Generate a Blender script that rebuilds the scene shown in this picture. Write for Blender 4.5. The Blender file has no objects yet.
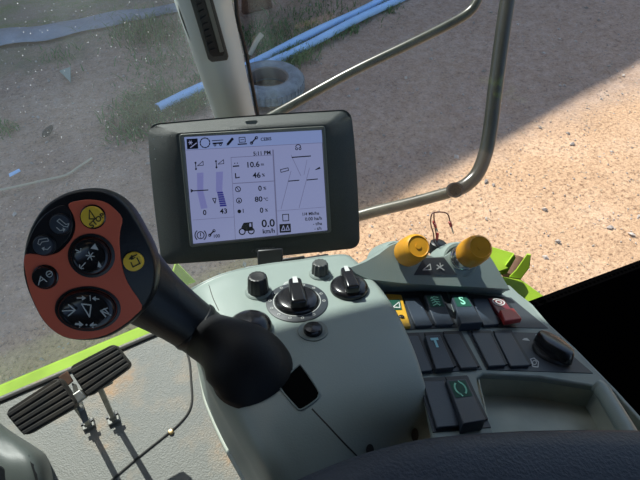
import bpy, bmesh, math, random
from mathutils import Vector as V, Matrix, noise
from mathutils.bvhtree import BVHTree
random.seed(7)
sc = bpy.context.scene
COL = sc.collection
# ------------------------------------------------------------------ camera
F = 480.0
CAM = V((0, 0, 3.1))
AZ, PI = math.radians(29), math.pi
PT = math.radians(47.5)
fw = V((math.sin(AZ)*math.cos(PT), math.cos(AZ)*math.cos(PT), -math.sin(PT)))
rt = V((math.cos(AZ), -math.sin(AZ), 0))
up = rt.cross(fw)
cd = bpy.data.cameras.new('camera')
cd.sensor_width = 36; cd.lens = 36*F/640; cd.clip_start = .01; cd.clip_end = 300
cam = bpy.data.objects.new('camera', cd); COL.objects.link(cam)
cam.matrix_world = Matrix((rt, up, -fw)).transposed().to_4x4()
cam.location = CAM
sc.camera = cam
FLOOR = 2.1

def ray(x, y): return fw + rt*((x-320)/F) - up*((y-240)/F)
def P(x, y, d): return CAM + ray(x, y)*d
def onz(x, y, z):
    v = ray(x, y); return CAM + v*((z-CAM.z)/v.z)
def lerp2(a, b, t): return (a[0]+(b[0]-a[0])*t, a[1]+(b[1]-a[1])*t)
class Pl:
    """A real plane in the cab; at() gives the point of it seen along a line of sight."""
    def __init__(s, o, n): s.o = V(o); s.n = V(n).normalized()
    def at(s, x, y, h=0.0):
        v = ray(x, y); o = s.o + s.n*h
        return CAM + v*((o-CAM).dot(s.n)/v.dot(s.n))

# ------------------------------------------------------------------ materials
MT = {}
def mat(name, col, rough=.5, metal=0, bump=0, bscale=200, spec=.5, var=0, vscale=8, emit=None, estr=1, coat=0, col2=None, bdist=.001):
    if name in MT: return MT[name]
    m = bpy.data.materials.new(name); m.use_nodes = True
    nt = m.node_tree; b = nt.nodes['Principled BSDF']
    b.inputs['Base Color'].default_value = (*col, 1)
    b.inputs['Roughness'].default_value = rough; b.inputs['Metallic'].default_value = metal
    b.inputs['Specular IOR Level'].default_value = spec
    b.inputs['Coat Weight'].default_value = coat
    tc = nt.nodes.new('ShaderNodeTexCoord')
    if emit:
        b.inputs['Emission Color'].default_value = (*emit, 1); b.inputs['Emission Strength'].default_value = estr
    if var:
        n = nt.nodes.new('ShaderNodeTexNoise'); n.inputs['Scale'].default_value = vscale; n.inputs['Detail'].default_value = 6
        r = nt.nodes.new('ShaderNodeValToRGB')
        r.color_ramp.elements[0].position = .35; r.color_ramp.elements[1].position = .65
        c2 = col2 or tuple(c*(1-var) for c in col)
        r.color_ramp.elements[0].color = (*col, 1); r.color_ramp.elements[1].color = (*c2, 1)
        nt.links.new(tc.outputs['Object'], n.inputs['Vector']); nt.links.new(n.outputs['Fac'], r.inputs['Fac'])
        nt.links.new(r.outputs['Color'], b.inputs['Base Color'])
    if bump:
        n = nt.nodes.new('ShaderNodeTexNoise'); n.inputs['Scale'].default_value = bscale; n.inputs['Detail'].default_value = 3
        bp = nt.nodes.new('ShaderNodeBump'); bp.inputs['Strength'].default_value = bump; bp.inputs['Distance'].default_value = bdist
        nt.links.new(tc.outputs['Object'], n.inputs['Vector']); nt.links.new(n.outputs['Fac'], bp.inputs['Height'])
        nt.links.new(bp.outputs['Normal'], b.inputs['Normal'])
    MT[name] = m
    return m

M_cowl = mat('grey_green_plastic', (.285, .345, .315), .38, bump=.15, bscale=900, var=.08, vscale=5)
M_cowl2 = mat('grey_plate_plastic', (.22, .265, .245), .5, bump=.15, bscale=900)
M_tray = mat('tray_plastic', (.44, .48, .40), .5, var=.25, vscale=30)
M_pillar = mat('pillar_plastic', (.60, .66, .63), .55, bump=.2, bscale=500)
M_black = mat('black_plastic', (.012, .013, .014), .42)
M_blackg = mat('gloss_black', (.012, .012, .014), .22)
M_rub = mat('black_rubber_boot', (.006, .0065, .008), .55, spec=.3, bump=.15, bscale=400)
M_grip = mat('grip_plastic', (.006, .0075, .010), .40, spec=.35, bump=.2, bscale=700)
M_mon = mat('monitor_plastic', (.058, .067, .062), .5, bump=.6, bscale=1500, var=.3, vscale=900)
M_sur = mat('screen_surround', (.15, .16, .14), .4)
M_red = mat('orange_red_plate', (.70, .13, .065), .5, bump=.1, bscale=600)
M_redsw = mat('red_switch', (.42, .028, .025), .35)
M_dred = mat('dark_red_switch', (.16, .02, .03), .4)
M_yel = mat('yellow_button', (.92, .60, .05), .45)
M_org = mat('amber_knob', (.76, .35, .022), .38, var=.15, vscale=60)
M_ysw = mat('yellow_switch_frame', (.62, .35, .03), .45)
M_sw = mat('blue_black_switch', (.034, .046, .064), .45, bump=.15, bscale=900)
M_swb = mat('switch_bezel', (.009, .010, .013), .5)
M_plate = mat('dark_switch_plate', (.035, .042, .050), .5)
M_print = mat('white_print', (.55, .57, .55), .6)
M_printg = mat('green_print', (.28, .72, .52), .6, )
M_printb = mat('blue_print', (.25, .55, .62), .6, )
M_gwin = mat('green_window', (.014, .075, .052), .6, spec=.2)
M_dprint = mat('dark_print', (.03, .025, .01), .6)
M_grey = mat('faint_print', (.13, .14, .135), .5)
M_steel = mat('bare_steel', (.42, .42, .38), .55, metal=1, bump=.2, bscale=80, var=.4, vscale=30)
M_chrome = mat('chrome_sleeve', (.75, .75, .72), .18, metal=1)
M_rail = mat('rail_paint', (.085, .092, .07), .32, var=.45, vscale=14)
M_arm = mat('arm_paint', (.07, .08, .06), .28, var=.3, vscale=18)
M_lime = mat('lime_green_paint', (.42, .66, .05), .4, var=.12, vscale=20)
M_lime2 = mat('pale_lime_paint', (.27, .42, .045), .7, spec=.2, var=.2, vscale=14)
M_rust = mat('rust_brown', (.17, .085, .05), .8, var=.4, vscale=30)
M_pad = mat('blue_black_leather', (.030, .039, .056), .48, bump=.6, bscale=480, var=.5, vscale=9, col2=(.044, .056, .076))
M_blk = mat('black_mesh_fabric', (.0015, .0015, .0017), .95, spec=.0)
M_ped = mat('pedal_rubber', (.020, .020, .018), .7, var=.5, vscale=22, col2=(.040, .033, .024), bump=.3, bscale=150)
M_colm = mat('column_plastic', (.075, .088, .080), .48, bump=.2, bscale=600)
M_pipe = mat('blue_pipe', (.42, .68, 1.0), .45, var=.15, vscale=3)
M_tyre = mat('weathered_tyre', (.24, .28, .31), .8, var=.35, vscale=12)
M_tank = mat('tan_drum', (.55, .44, .22), .7, var=.5, vscale=4)
M_grass = mat('grass_blades', (.05, .14, .03), .7, var=.5, vscale=2, col2=(.13, .22, .06))
M_stone = mat('stones', (.58, .50, .43), .9, var=.5, vscale=2)
M_straw = mat('straw_bits', (.52, .45, .33), .9)
M_strip = mat('pale_strip', (.30, .34, .40), .8, var=.3, vscale=3)
M_wire = mat('dark_red_wire', (.10, .022, .018), .5)
M_conn = mat('red_connector', (.38, .03, .03), .4)
M_groove = mat('groove_dark', (.035, .034, .03), .8)
M_brass = mat('brass_screw', (.55, .40, .20), .35, metal=.8)
M_head = mat('headliner', (.085, .09, .09), .9)
M_barn = mat('barn_wall', (.33, .31, .29), .85, var=.2, vscale=2)
M_scr = mat('lcd_glass', (.02, .02, .03), .25, emit=(.38, .43, .75), estr=.50)
M_bar = mat('lcd_bar', (.02, .02, .03), .3, emit=(.27, .29, .66), estr=.5)
M_bar2 = mat('lcd_band', (.02, .02, .03), .3, emit=(.32, .42, .80), estr=.5)
M_ink = mat('lcd_ink', (.012, .012, .025), .35)
M_blue = mat('lcd_blue', (.02, .02, .05), .3, emit=(.03, .03, .25), estr=.6)
M_lgrey = mat('lcd_grey', (.02, .02, .04), .35, emit=(.20, .21, .38), estr=.5)

def ground_mat():
    m = bpy.data.materials.new('dry_sandy_soil'); m.use_nodes = True
    nt = m.node_tree; b = nt.nodes['Principled BSDF']; L = nt.links.new
    b.inputs['Roughness'].default_value = .95; b.inputs['Specular IOR Level'].default_value = .1
    tc = nt.nodes.new('ShaderNodeTexCoord')
    def nz(s, d=5, rgh=.6):
        n = nt.nodes.new('ShaderNodeTexNoise'); n.inputs['Scale'].default_value = s; n.inputs['Detail'].default_value = d
        n.inputs['Roughness'].default_value = rgh; L(tc.outputs['Object'], n.inputs['Vector']); return n
    def ramp(src, stops):
        r = nt.nodes.new('ShaderNodeValToRGB'); e = r.color_ramp.elements
        e[0].position, e[0].color = stops[0][0], (*stops[0][1], 1); e[1].position, e[1].color = stops[-1][0], (*stops[-1][1], 1)
        for p, c in stops[1:-1]:
            q = e.new(p); q.color = (*c, 1)
        L(src, r.inputs['Fac']); return r
    def mix(f, a, c, mode='MIX'):
        x = nt.nodes.new('ShaderNodeMix'); x.data_type = 'RGBA'; x.blend_type = mode
        if isinstance(f, float): x.inputs[0].default_value = f
        else: L(f, x.inputs[0])
        L(a, x.inputs[6])
        if isinstance(c, tuple): x.inputs[7].default_value = (*c, 1)
        else: L(c, x.inputs[7])
        return x.outputs[2]
    base = ramp(nz(1.1, 8).outputs['Fac'], [(.3, (.57, .37, .225)), (.5, (.64, .42, .26)), (.7, (.70, .485, .325))])
    sp = ramp(nz(30, 5, .8).outputs['Fac'], [(.34, (.22, .18, .17)), (.47, (.86, .84, .82)), (.58, (1.0, 1.0, 1.0)), (.68, (1.3, 1.27, 1.25))])
    c = mix(1.0, base.outputs['Color'], sp.outputs['Color'], 'MULTIPLY')
    vo = nt.nodes.new('ShaderNodeTexVoronoi'); vo.inputs['Scale'].default_value = 30; L(tc.outputs['Object'], vo.inputs['Vector'])
    vm = ramp(vo.outputs['Distance'], [(.06, (1, 1, 1)), (.16, (0, 0, 0))])
    vr = nt.nodes.new('ShaderNodeSeparateColor'); L(vo.outputs['Color'], vr.inputs[0])
    gt = nt.nodes.new('ShaderNodeMath'); gt.operation = 'GREATER_THAN'; gt.inputs[1].default_value = .6; L(vr.outputs[0], gt.inputs[0])
    ml = nt.nodes.new('ShaderNodeMath'); ml.operation = 'MULTIPLY'; L(vm.outputs['Color'], ml.inputs[0]); L(gt.outputs[0], ml.inputs[1])
    c = mix(ml.outputs[0], c, (.20, .13, .09))
    # darker, weedier soil further out (Y beyond the pipes) and the barn's shade painted greyer into the yard soil
    sx = nt.nodes.new('ShaderNodeSeparateXYZ'); L(tc.outputs['Object'], sx.inputs[0])
    def lin(terms, k):
        acc = None
        for out, w in terms:
            t = nt.nodes.new('ShaderNodeMath'); t.operation = 'MULTIPLY_ADD'; t.inputs[1].default_value = w; L(out, t.inputs[0])
            if acc is None: t.inputs[2].default_value = k
            else: L(acc, t.inputs[2])
            acc = t.outputs[0]
        return acc
    n2 = nz(1.3, 6).outputs['Fac']
    far = lin([(sx.outputs['X'], -.16), (sx.outputs['Y'], .45), (n2, 1.6)], -3.75)
    fr = ramp(far, [(.15, (0, 0, 0)), (.75, (1, 1, 1))])
    dark = ramp(nz(2.2, 7, .7).outputs['Fac'], [(.36, (.26, .215, .17)), (.5, (.21, .20, .13)), (.62, (.15, .19, .075)), (.72, (.32, .26, .19))])
    c2 = mix(fr.outputs['Color'], c, dark.outputs['Color'])
    shade_tone = ramp(lin([(sx.outputs['Y'], 1.0), (n2, .8)], -2.6), [(.3, (0, 0, 0)), (.8, (1, 1, 1))])
    tf = nt.nodes.new('ShaderNodeMath'); tf.operation = 'MULTIPLY'; tf.inputs[1].default_value = .55; L(shade_tone.outputs['Color'], tf.inputs[0])
    tr = ramp(nz(9, 8, .75).outputs['Fac'], [(.35, (.17, .135, .12)), (.52, (.33, .27, .245)), (.7, (.46, .40, .37))])
    c1 = mix(tf.outputs[0], c, tr.outputs['Color'])
    c2 = mix(fr.outputs['Color'], c1, dark.outputs['Color'])
    L(c2, b.inputs['Base Color'])
    bp = nt.nodes.new('ShaderNodeBump'); bp.inputs['Strength'].default_value = .7; bp.inputs['Distance'].default_value = .03
    L(nz(26, 8, .75).outputs['Fac'], bp.inputs['Height']); L(bp.outputs['Normal'], b.inputs['Normal'])
    return m

def floor_mat():
    m = bpy.data.materials.new('pebbled_grey_mat'); m.use_nodes = True
    nt = m.node_tree; b = nt.nodes['Principled BSDF']; L = nt.links.new
    b.inputs['Roughness'].default_value = .6
    tc = nt.nodes.new('ShaderNodeTexCoord')
    n = nt.nodes.new('ShaderNodeTexNoise'); n.inputs['Scale'].default_value = 7; n.inputs['Detail'].default_value = 8; n.inputs['Roughness'].default_value = .65
    L(tc.outputs['Object'], n.inputs['Vector'])
    r = nt.nodes.new('ShaderNodeValToRGB'); e = r.color_ramp.elements
    e[0].position = .50; e[0].color = (.165, .168, .15, 1); e[1].position = .70; e[1].color = (.33, .20, .10, 1)
    q = e.new(.60); q.color = (.215, .19, .15, 1)
    L(n.outputs['Fac'], r.inputs['Fac']); L(r.outputs['Color'], b.inputs['Base Color'])
    v = nt.nodes.new('ShaderNodeTexVoronoi'); v.inputs['Scale'].default_value = 330; L(tc.outputs['Object'], v.inputs['Vector'])
    bp = nt.nodes.new('ShaderNodeBump'); bp.inputs['Strength'].default_value = .6; bp.inputs['Distance'].default_value = .0014
    L(v.outputs['Distance'], bp.inputs['Height']); L(bp.outputs['Normal'], b.inputs['Normal'])
    return m

def glass_mat(name, dust, speck, tint):
    m = bpy.data.materials.new(name); m.use_nodes = True
    nt = m.node_tree; nt.nodes.clear(); L = nt.links.new
    out = nt.nodes.new('ShaderNodeOutputMaterial')
    tr = nt.nodes.new('ShaderNodeBsdfTransparent'); tr.inputs[0].default_value = (*tint, 1)
    gl = nt.nodes.new('ShaderNodeBsdfGlossy'); gl.inputs['Roughness'].default_value = .02
    fr = nt.nodes.new('ShaderNodeFresnel'); ge = nt.nodes.new('ShaderNodeNewGeometry'); mr = nt.nodes.new('ShaderNodeMapRange'); mr.inputs[3].default_value = 1.33; mr.inputs[4].default_value = 1/1.33; L(ge.outputs['Backfacing'], mr.inputs[0]); L(mr.outputs[0], fr.inputs[0])
    m1 = nt.nodes.new('ShaderNodeMixShader'); L(fr.outputs[0], m1.inputs[0]); L(tr.outputs[0], m1.inputs[1]); L(gl.outputs[0], m1.inputs[2])
    df = nt.nodes.new('ShaderNodeBsdfTranslucent'); df.inputs[0].default_value = (.75, .78, .78, 1)
    d2 = nt.nodes.new('ShaderNodeBsdfDiffuse'); d2.inputs[0].default_value = (.7, .72, .72, 1)
    dm = nt.nodes.new('ShaderNodeMixShader'); dm.inputs[0].default_value = .4; L(df.outputs[0], dm.inputs[1]); L(d2.outputs[0], dm.inputs[2])
    tc = nt.nodes.new('ShaderNodeTexCoord')
    n = nt.nodes.new('ShaderNodeTexNoise'); n.inputs['Scale'].default_value = 5; n.inputs['Detail'].default_value = 5; L(tc.outputs['Object'], n.inputs['Vector'])
    r = nt.nodes.new('ShaderNodeMapRange'); r.inputs[1].default_value = .3; r.inputs[2].default_value = .75; r.inputs[3].default_value = dust*.5; r.inputs[4].default_value = dust*1.5
    L(n.outputs['Fac'], r.inputs[0])
    v = nt.nodes.new('ShaderNodeTexVoronoi'); v.inputs['Scale'].default_value = 130; L(tc.outputs['Object'], v.inputs['Vector'])
    s = nt.nodes.new('ShaderNodeSeparateColor'); L(v.outputs['Color'], s.inputs[0])
    a = nt.nodes.new('ShaderNodeMath'); a.operation = 'MULTIPLY'; a.inputs[1].default_value = .12; L(s.outputs[0], a.inputs[0])
    lt = nt.nodes.new('ShaderNodeMath'); lt.operation = 'LESS_THAN'; L(v.outputs['Distance'], lt.inputs[0]); L(a.outputs[0], lt.inputs[1])
    k = nt.nodes.new('ShaderNodeMath'); k.operation = 'MULTIPLY_ADD'; k.inputs[1].default_value = speck; L(lt.outputs[0], k.inputs[0]); L(r.outputs[0], k.inputs[2])
    m2 = nt.nodes.new('ShaderNodeMixShader'); L(k.outputs[0], m2.inputs[0]); L(m1.outputs[0], m2.inputs[1]); L(dm.outputs[0], m2.inputs[2])
    L(m2.outputs[0], out.inputs[0])
    return m

# ------------------------------------------------------------------ object helpers
def tag(o, label=None, cat=None, group=None, kind=None):
    if label: o['label'] = label
    if cat: o['category'] = cat
    if group: o['group'] = group
    if kind: o['kind'] = kind
    return o
BASE = {}
def thing(name, label, cat, loc, group=None):
    o = bpy.data.objects.new(name, None); COL.objects.link(o); o.location = V(loc); o.empty_display_size = .05
    BASE[o.name] = V(loc)
    return tag(o, label, cat, group)
def base(o):
    if o is None: return V((0, 0, 0))
    return BASE.get(o.name, V((0, 0, 0)))
def finish(bm, name, m, parent=None, smooth=True, bevel=0, seg=2, subsurf=0, solid=0, recalc=True, angle=40, label=None):
    off = base(parent)
    bm.normal_update()
    if recalc: bmesh.ops.recalc_face_normals(bm, faces=bm.faces)
    for v in bm.verts: v.co -= off
    me = bpy.data.meshes.new(name); bm.to_mesh(me); bm.free()
    me.materials.append(m)
    o = bpy.data.objects.new(name, me); COL.objects.link(o)
    if parent is not None:
        o.parent = parent; BASE[o.name] = off
    for p in me.polygons: p.use_smooth = smooth
    if solid:
        s = o.modifiers.new('solid', 'SOLIDIFY'); s.thickness = solid; s.offset = 0
    if bevel:
        b = o.modifiers.new('bevel', 'BEVEL'); b.width = bevel; b.segments = seg; b.limit_method = 'ANGLE'; b.angle_limit = math.radians(35)
    if subsurf:
        b = o.modifiers.new('sub', 'SUBSURF'); b.levels = subsurf; b.render_levels = subsurf
    if smooth and (bevel or angle):
        try:
            me.set_sharp_from_angle(angle=math.radians(angle))
        except Exception: pass
    if label: o['label'] = label
    return o

def crv(pts, n=6, closed=False):
    """Catmull-Rom resample of any tuples/vectors."""
    pts = [V(p) for p in pts]; N = len(pts); out = []
    rng = range(N if closed else N-1)
    for i in rng:
        if closed: a, b, c, d = pts[(i-1) % N], pts[i], pts[(i+1) % N], pts[(i+2) % N]
        else: a, b, c, d = pts[max(i-1, 0)], pts[i], pts[i+1], pts[min(i+2, N-1)]
        for k in range(n):
            t = k/n
            out.append(.5*((2*b)+(c-a)*t+(2*a-5*b+4*c-d)*t*t+(3*b-a-3*c+d)*t**3))
    if not closed: out.append(pts[-1].copy())
    return out
def add_rings(bm, rings, cap0=True, cap1=True, closed=True):
    R = [[bm.verts.new(p) for p in r] for r in rings]
    n = len(R[0])
    for a, b in zip(R, R[1:]):
        for i in range(n if closed else n-1):
            j = (i+1) % n
            bm.faces.new((a[i], a[j], b[j], b[i]))
    if cap0: bm.faces.new(R[0][::-1])
    if cap1: bm.faces.new(R[-1])
    return R
def add_prism(bm, poly, vec):
    vec = V(vec); add_rings(bm, [[V(p) for p in poly], [V(p)+vec for p in poly]])
def frame_of(ax):
    ax = V(ax).normalized(); t = V((0, 0, 1)) if abs(ax.z) < .9 else V((1, 0, 0))
    a = ax.cross(t).normalized(); return a, ax.cross(a)
def add_lathe(bm, prof, o, ax, seg=40, cap0=True, cap1=True, rip=None):
    ax = V(ax).normalized(); a, b = frame_of(ax); o = V(o); rings = []
    for r, h in prof:
        ring = []
        for k in range(seg):
            t = 2*PI*k/seg; rr = r*(1 - (rip[1]*(.5+.5*math.cos(rip[0]*t)) if rip else 0))
            ring.append(o + ax*h + (a*math.cos(t)+b*math.sin(t))*rr)
        rings.append(ring)
    add_rings(bm, rings, cap0, cap1)
def add_tube(bm, pts, rad, seg=16, cap=True):
    pts = [V(p) for p in pts]; rings = []; prev = None
    for i, p in enumerate(pts):
        t = (pts[min(i+1, len(pts)-1)] - pts[max(i-1, 0)]).normalized()
        if prev is None: a, b = frame_of(t)
        else:
            a = (prev - t*prev.dot(t)).normalized(); b = t.cross(a)
        prev = a
        r = rad[i] if isinstance(rad, (list, tuple)) else rad
        rings.append([p + (a*math.cos(2*PI*k/seg)+b*math.sin(2*PI*k/seg))*r for k in range(seg)])
    add_rings(bm, rings, cap, cap)
def tube(name, pts, rad, m, parent=None, n=8, seg=16, cap=True, **k):
    bm = bmesh.new(); c = crv(pts, n) if n else pts
    if isinstance(rad, (list, tuple)):
        rr = [x[0] for x in crv([(r, 0, 0) for r in rad], n)]
    else: rr = rad
    add_tube(bm, c, rr, seg, cap)
    return finish(bm, name, m, parent, **k)
def prism(name, poly, vec, m, parent=None, bevel=0, **k):
    bm = bmesh.new(); add_prism(bm, poly, vec); return finish(bm, name, m, parent, bevel=bevel, **k)
def lathe(name, prof, o, ax, m, parent=None, seg=40, rip=None, **k):
    bm = bmesh.new(); add_lathe(bm, prof, o, ax, seg, rip=rip); return finish(bm, name, m, parent, **k)
def add_box(bm, c, sx, sy, sz, ax=None):
    c = V(c); A = ax or (V((1, 0, 0)), V((0, 1, 0)), V((0, 0, 1)))
    x, y, z = A[0]*sx/2, A[1]*sy/2, A[2]*sz/2
    add_prism(bm, [c-x-y-z, c+x-y-z, c+x+y-z, c-x+y-z], z*2)
def loft_grid(rows, nu=6, nv=6):
    """rows of world points -> dense smooth grid."""
    R = [crv(r, nu) for r in rows]
    cols = [crv([R[i][j] for i in range(len(R))], nv) for j in range(len(R[0]))]
    return [[cols[j][i] for j in range(len(cols))] for i in range(len(cols[0]))]
def add_grid(bm, g):
    W = [[bm.verts.new(p) for p in r] for r in g]
    for i in range(len(W)-1):
        for j in range(len(W[0])-1):
            bm.faces.new((W[i][j], W[i+1][j], W[i+1][j+1], W[i][j+1]))
    return W

class Print:
    """Printed marks: flat strokes, filled shapes and letters lying on a surface (fn maps pixel -> point)."""
    def __init__(s, fn, th=.00015): s.bm = bmesh.new(); s.fn = fn; s.th = th
    def face(s, pts):
        try: s.bm.faces.new([s.bm.verts.new(s.fn(*p)) for p in pts])
        except Exception: pass
    def line(s, pts, w=1.0, closed=False):
        n = len(pts)
        for i in range(n if closed else n-1):
            (x0, y0), (x1, y1) = pts[i], pts[(i+1) % n]
            L = math.hypot(x1-x0, y1-y0) or 1e-6
            tx, ty = (x1-x0)/L, (y1-y0)/L; ox, oy = -ty*w/2, tx*w/2; e = w*.3
            s.face([(x0+ox-tx*e, y0+oy-ty*e), (x0-ox-tx*e, y0-oy-ty*e), (x1-ox+tx*e, y1-oy+ty*e), (x1+ox+tx*e, y1+oy+ty*e)])
    def circ(s, x, y, r, w=0, ry=None, n=20, a0=0, a1=360):
        ry = ry or r
        p = [(x+r*math.cos(math.radians(a0+(a1-a0)*k/n)), y+ry*math.sin(math.radians(a0+(a1-a0)*k/n))) for k in range(n+1)]
        if w: s.line(p, w)
        else: s.face(p[:-1])
    def text(s, txt, x, y, size, ang=0, align='CENTER', sx=1.0):
        cu = bpy.data.curves.new('t', 'FONT'); cu.body = txt; cu.size = size; cu.offset = .022*size; cu.align_x = align; cu.align_y = 'CENTER'
        cu.resolution_u = 3
        o = bpy.data.objects.new('t', cu); COL.objects.link(o)
        dg = bpy.context.evaluated_depsgraph_get()
        me = bpy.data.meshes.new_from_object(o.evaluated_get(dg))
        ca, sa = math.cos(math.radians(ang)), math.sin(math.radians(ang))
        vs = [s.bm.verts.new(s.fn(x + v.co.x*sx*ca + v.co.y*sa, y + v.co.x*sx*sa - v.co.y*ca)) for v in me.vertices]
        for p in me.polygons:
            try: s.bm.faces.new([vs[i] for i in p.vertices])
            except Exception: pass
        bpy.data.objects.remove(o); bpy.data.curves.remove(cu); bpy.data.meshes.remove(me)
    def build(s, name, m, parent, label=None):
        # every face towards the eye of a person in the seat
        s.bm.normal_update()
        for f in s.bm.faces:
            if f.normal.dot(CAM - f.calc_center_median()) < 0: f.normal_flip()
        return finish(s.bm, name, m, parent, smooth=False, recalc=False, angle=0, label=label)

# ================================================================== SETTING: ground, cab shell
SUN_AZ, SUN_EL = math.radians(-6), math.radians(46)
sv = V((math.sin(SUN_AZ)*math.cos(SUN_EL), math.cos(SUN_AZ)*math.cos(SUN_EL), math.sin(SUN_EL)))
bm = bmesh.new()
nx = 90
gx = [-14+32*i/nx for i in range(nx+1)]; gy = [-6+24*i/nx for i in range(nx+1)]
add_grid(bm, [[V((x, y, .05*noise.noise(V((x*.6, y*.6, 0))) + .018*noise.noise(V((x*2.3, y*2.3, 4))) - .03)) for x in gx] for y in gy])
g = finish(bm, 'ground', ground_mat(), smooth=True, angle=0); tag(g, kind='structure')
tag(g, 'dry sandy yard of bare soil outside the cab', 'ground')

# tall barn ahead of the yard (above the frame): its roof line throws the shade with a straight edge
e0, e1 = V((-9, 1.05, 0)), V((14, 4.30, 0))
def roof_pt(e, Y=13.5): return e + sv*((Y-e.y)/sv.y)
a, b = roof_pt(e0), roof_pt(e1)
bm = bmesh.new()
add_prism(bm, [V((a.x, a.y, 0)), V((b.x, b.y, 0)), b, a], V((0, 6, 0)))
o = finish(bm, 'wall_barn', M_barn, smooth=False); tag(o, kind='structure')

# cab floor
fl = Pl((0, 0, FLOOR), (0, 0, 1))
bm = bmesh.new()
FY = .735
add_prism(bm, [V((-.75, -1.0, FLOOR-.03)), V((.35, -1.0, FLOOR-.03)), V((.35, FY-.08, FLOOR-.03)), V((.20, FY, FLOOR-.03)), V((-.75, FY, FLOOR-.03))], (0, 0, .03))
o = finish(bm, 'floor', floor_mat(), smooth=False); tag(o, kind='structure')
# hatch seam in the floor mat, with its screw
def fz(x, y, h=.001): return onz(x, y, FLOOR+h)
pts = [fz(*p, .001) for p in [(186, 350), (189.5, 362), (191, 380), (192, 400), (188, 413), (178, 425), (165, 436), (140, 456), (112, 480), (80, 508)]]
tag(tube('trim_1', pts, .0024, M_groove, None, n=6, seg=8), kind='structure')
pts = [fz(*p, .001) for p in [(192, 331), (150, 345), (130, 352), (100, 366)]]
bm = bmesh.new()
add_tube(bm, crv([V((-.74, FY-.012, FLOOR+.002)), V((-.2, FY-.012, FLOOR+.002)), V((.19, FY-.012, FLOOR+.002))], 4), .005, 8)
tag(finish(bm, 'trim_2', M_groove), kind='structure')
p = fz(171, 432, .002)
o = lathe('floor_screw', [(.0055, -.002), (.0055, .002), (.004, .0045), (.001, .005)], p, (0, 0, 1), M_brass, None, seg=16)
tag(o, 'small brass screw head set in the floor mat seam', 'screw')

# lime green front beam under the windscreen
bm = bmesh.new()
add_prism(bm, [V((-1.1, FY+.006, FLOOR-.16)), V((-1.1, FY+.055, FLOOR-.16)), V((-1.1, FY+.055, FLOOR-.035)), V((-1.1, FY+.045, FLOOR-.02)), V((-1.1, FY+.006, FLOOR-.015))], (1.46, .0, 0))
o = finish(bm, 'front_beam', M_lime2, bevel=.006)
FB = o; tag(o, 'lime green painted beam running along the floor edge under the windscreen', 'beam')

# windscreen and right-hand window
WY = FY+.065
A0, A1 = V((-1.1, WY, FLOOR-.2)), V((.285, WY, FLOOR-.2))
lean = V((0, .0, 1.93))
bm = bmesh.new(); add_prism(bm, [A0, A1, A1+lean, A0+lean], V((0, .005, 0)))
o = finish(bm, 'window_1', glass_mat('dusty_windscreen', .045, .55, (.93, .97, .98)), smooth=False); tag(o, kind='structure')
B0, B1 = V((.33, .87, FLOOR-.12)), V((1.25, .05, FLOOR-.12))
bm = bmesh.new(); add_prism(bm, [B0, B1, B1+V((0, 0, 1.9)), B0+V((0, 0, 1.9))], V((.003, .004, 0)))
o = finish(bm, 'window_2', glass_mat('clear_side_glass', .008, .06, (.97, .985, .985)), smooth=False); tag(o, kind='structure')

# right A-pillar: follows the photo's slanting trim
PW = .745
def py(x, y, Y=PW):
    v = ray(x, y); return CAM + v*(Y/v.y)
bm = bmesh.new()
def ext(a, b, t): return (a[0]+(b[0]-a[0])*t, a[1]+(b[1]-a[1])*t)
# edges, bottom (y=118..) to top, continued past the frame
eL = ((180, 0), (217, 110)); eM = ((206, 58), (226, 108)); eR = ((232, 0), (254, 108))
rows = []
def bend(p, t):   # unseen upper post, bent outwards to the roof to place its shadow
    if t < -1.5: return V((p.x+.16, p.y+.06, ZR_))
    return V((p.x-.10*t*(-t)**.2, p.y, p.z)) if t < 0 else p
ZR_ = 3.95
for t in (-2.2, -1.3, -.5, 0, .5, 1.0, 1.6, 2.2):
    l = ext(*eL, t); r = ext(*eR, t)
    Y = PW
    pl, pr = py(*l, Y), py(*r, Y)
    pl, pr = bend(pl, t), bend(pr, t)
    w = pr-pl
    rows.append([pl+V((.0, .05, 0)), pl+V((-.003, .01, 0)), pl+w*.06+V((0, -.008, 0)), pl+w*.30+V((0, -.028, 0)), pl+w*.62+V((0, -.030, 0)), pl+w*.93+V((0, -.006, 0)), pr+V((.002, .012, 0)), pr+V((.0, .05, 0))])
gr = [crv(r, 3) for r in rows]
add_rings(bm, gr)
pil = finish(bm, 'wall_pillar', M_pillar, angle=50); tag(pil, 'pale grey cab pillar with a dark air vent', 'pillar', kind='structure')
# air vent on the pillar
pv = Pl(py(206, 40, PW-.033), V((-.10, -1, -.02)))
fr_ = [(172, -60), (196, -60), (228, 55), (226.5, 59), (211, 61), (207.5, 58)]
prism('air_vent', [pv.at(*p, 0) for p in fr_], pv.n*.006, M_mon, pil, bevel=.002)
inn = [(178, -60), (193.5, -60), (224.5, 52), (223, 55.5), (213, 56.5), (210, 54)]
vent = prism('vent_recess', [pv.at(*p, .0062) for p in inn], pv.n*.0008, M_black, pil)
bm = bmesh.new()
for k in range(16):
    y = 50-k*6.5; xl = 199.2+.1*(y+0)+4.6; xl = ext((178, -60), (210, 54), (y+60)/114)[0]
    add_prism(bm, [pv.at(xl+1, y, .007), pv.at(xl+5.5, y-2, .007), pv.at(xl+5.5, y+.4, .007), pv.at(xl+1, y+2.4, .007)], pv.n*.002)
finish(bm, 'vent_slats', M_swb, pil, smooth=False)
bm = bmesh.new()
add_prism(bm, [pv.at(*p, .007) for p in [(188, -60), (193, -60), (223.5, 51), (219.5, 52)]], pv.n*.002)
finish(bm, 'vent_blade', M_sur, pil, bevel=.0005)
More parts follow.
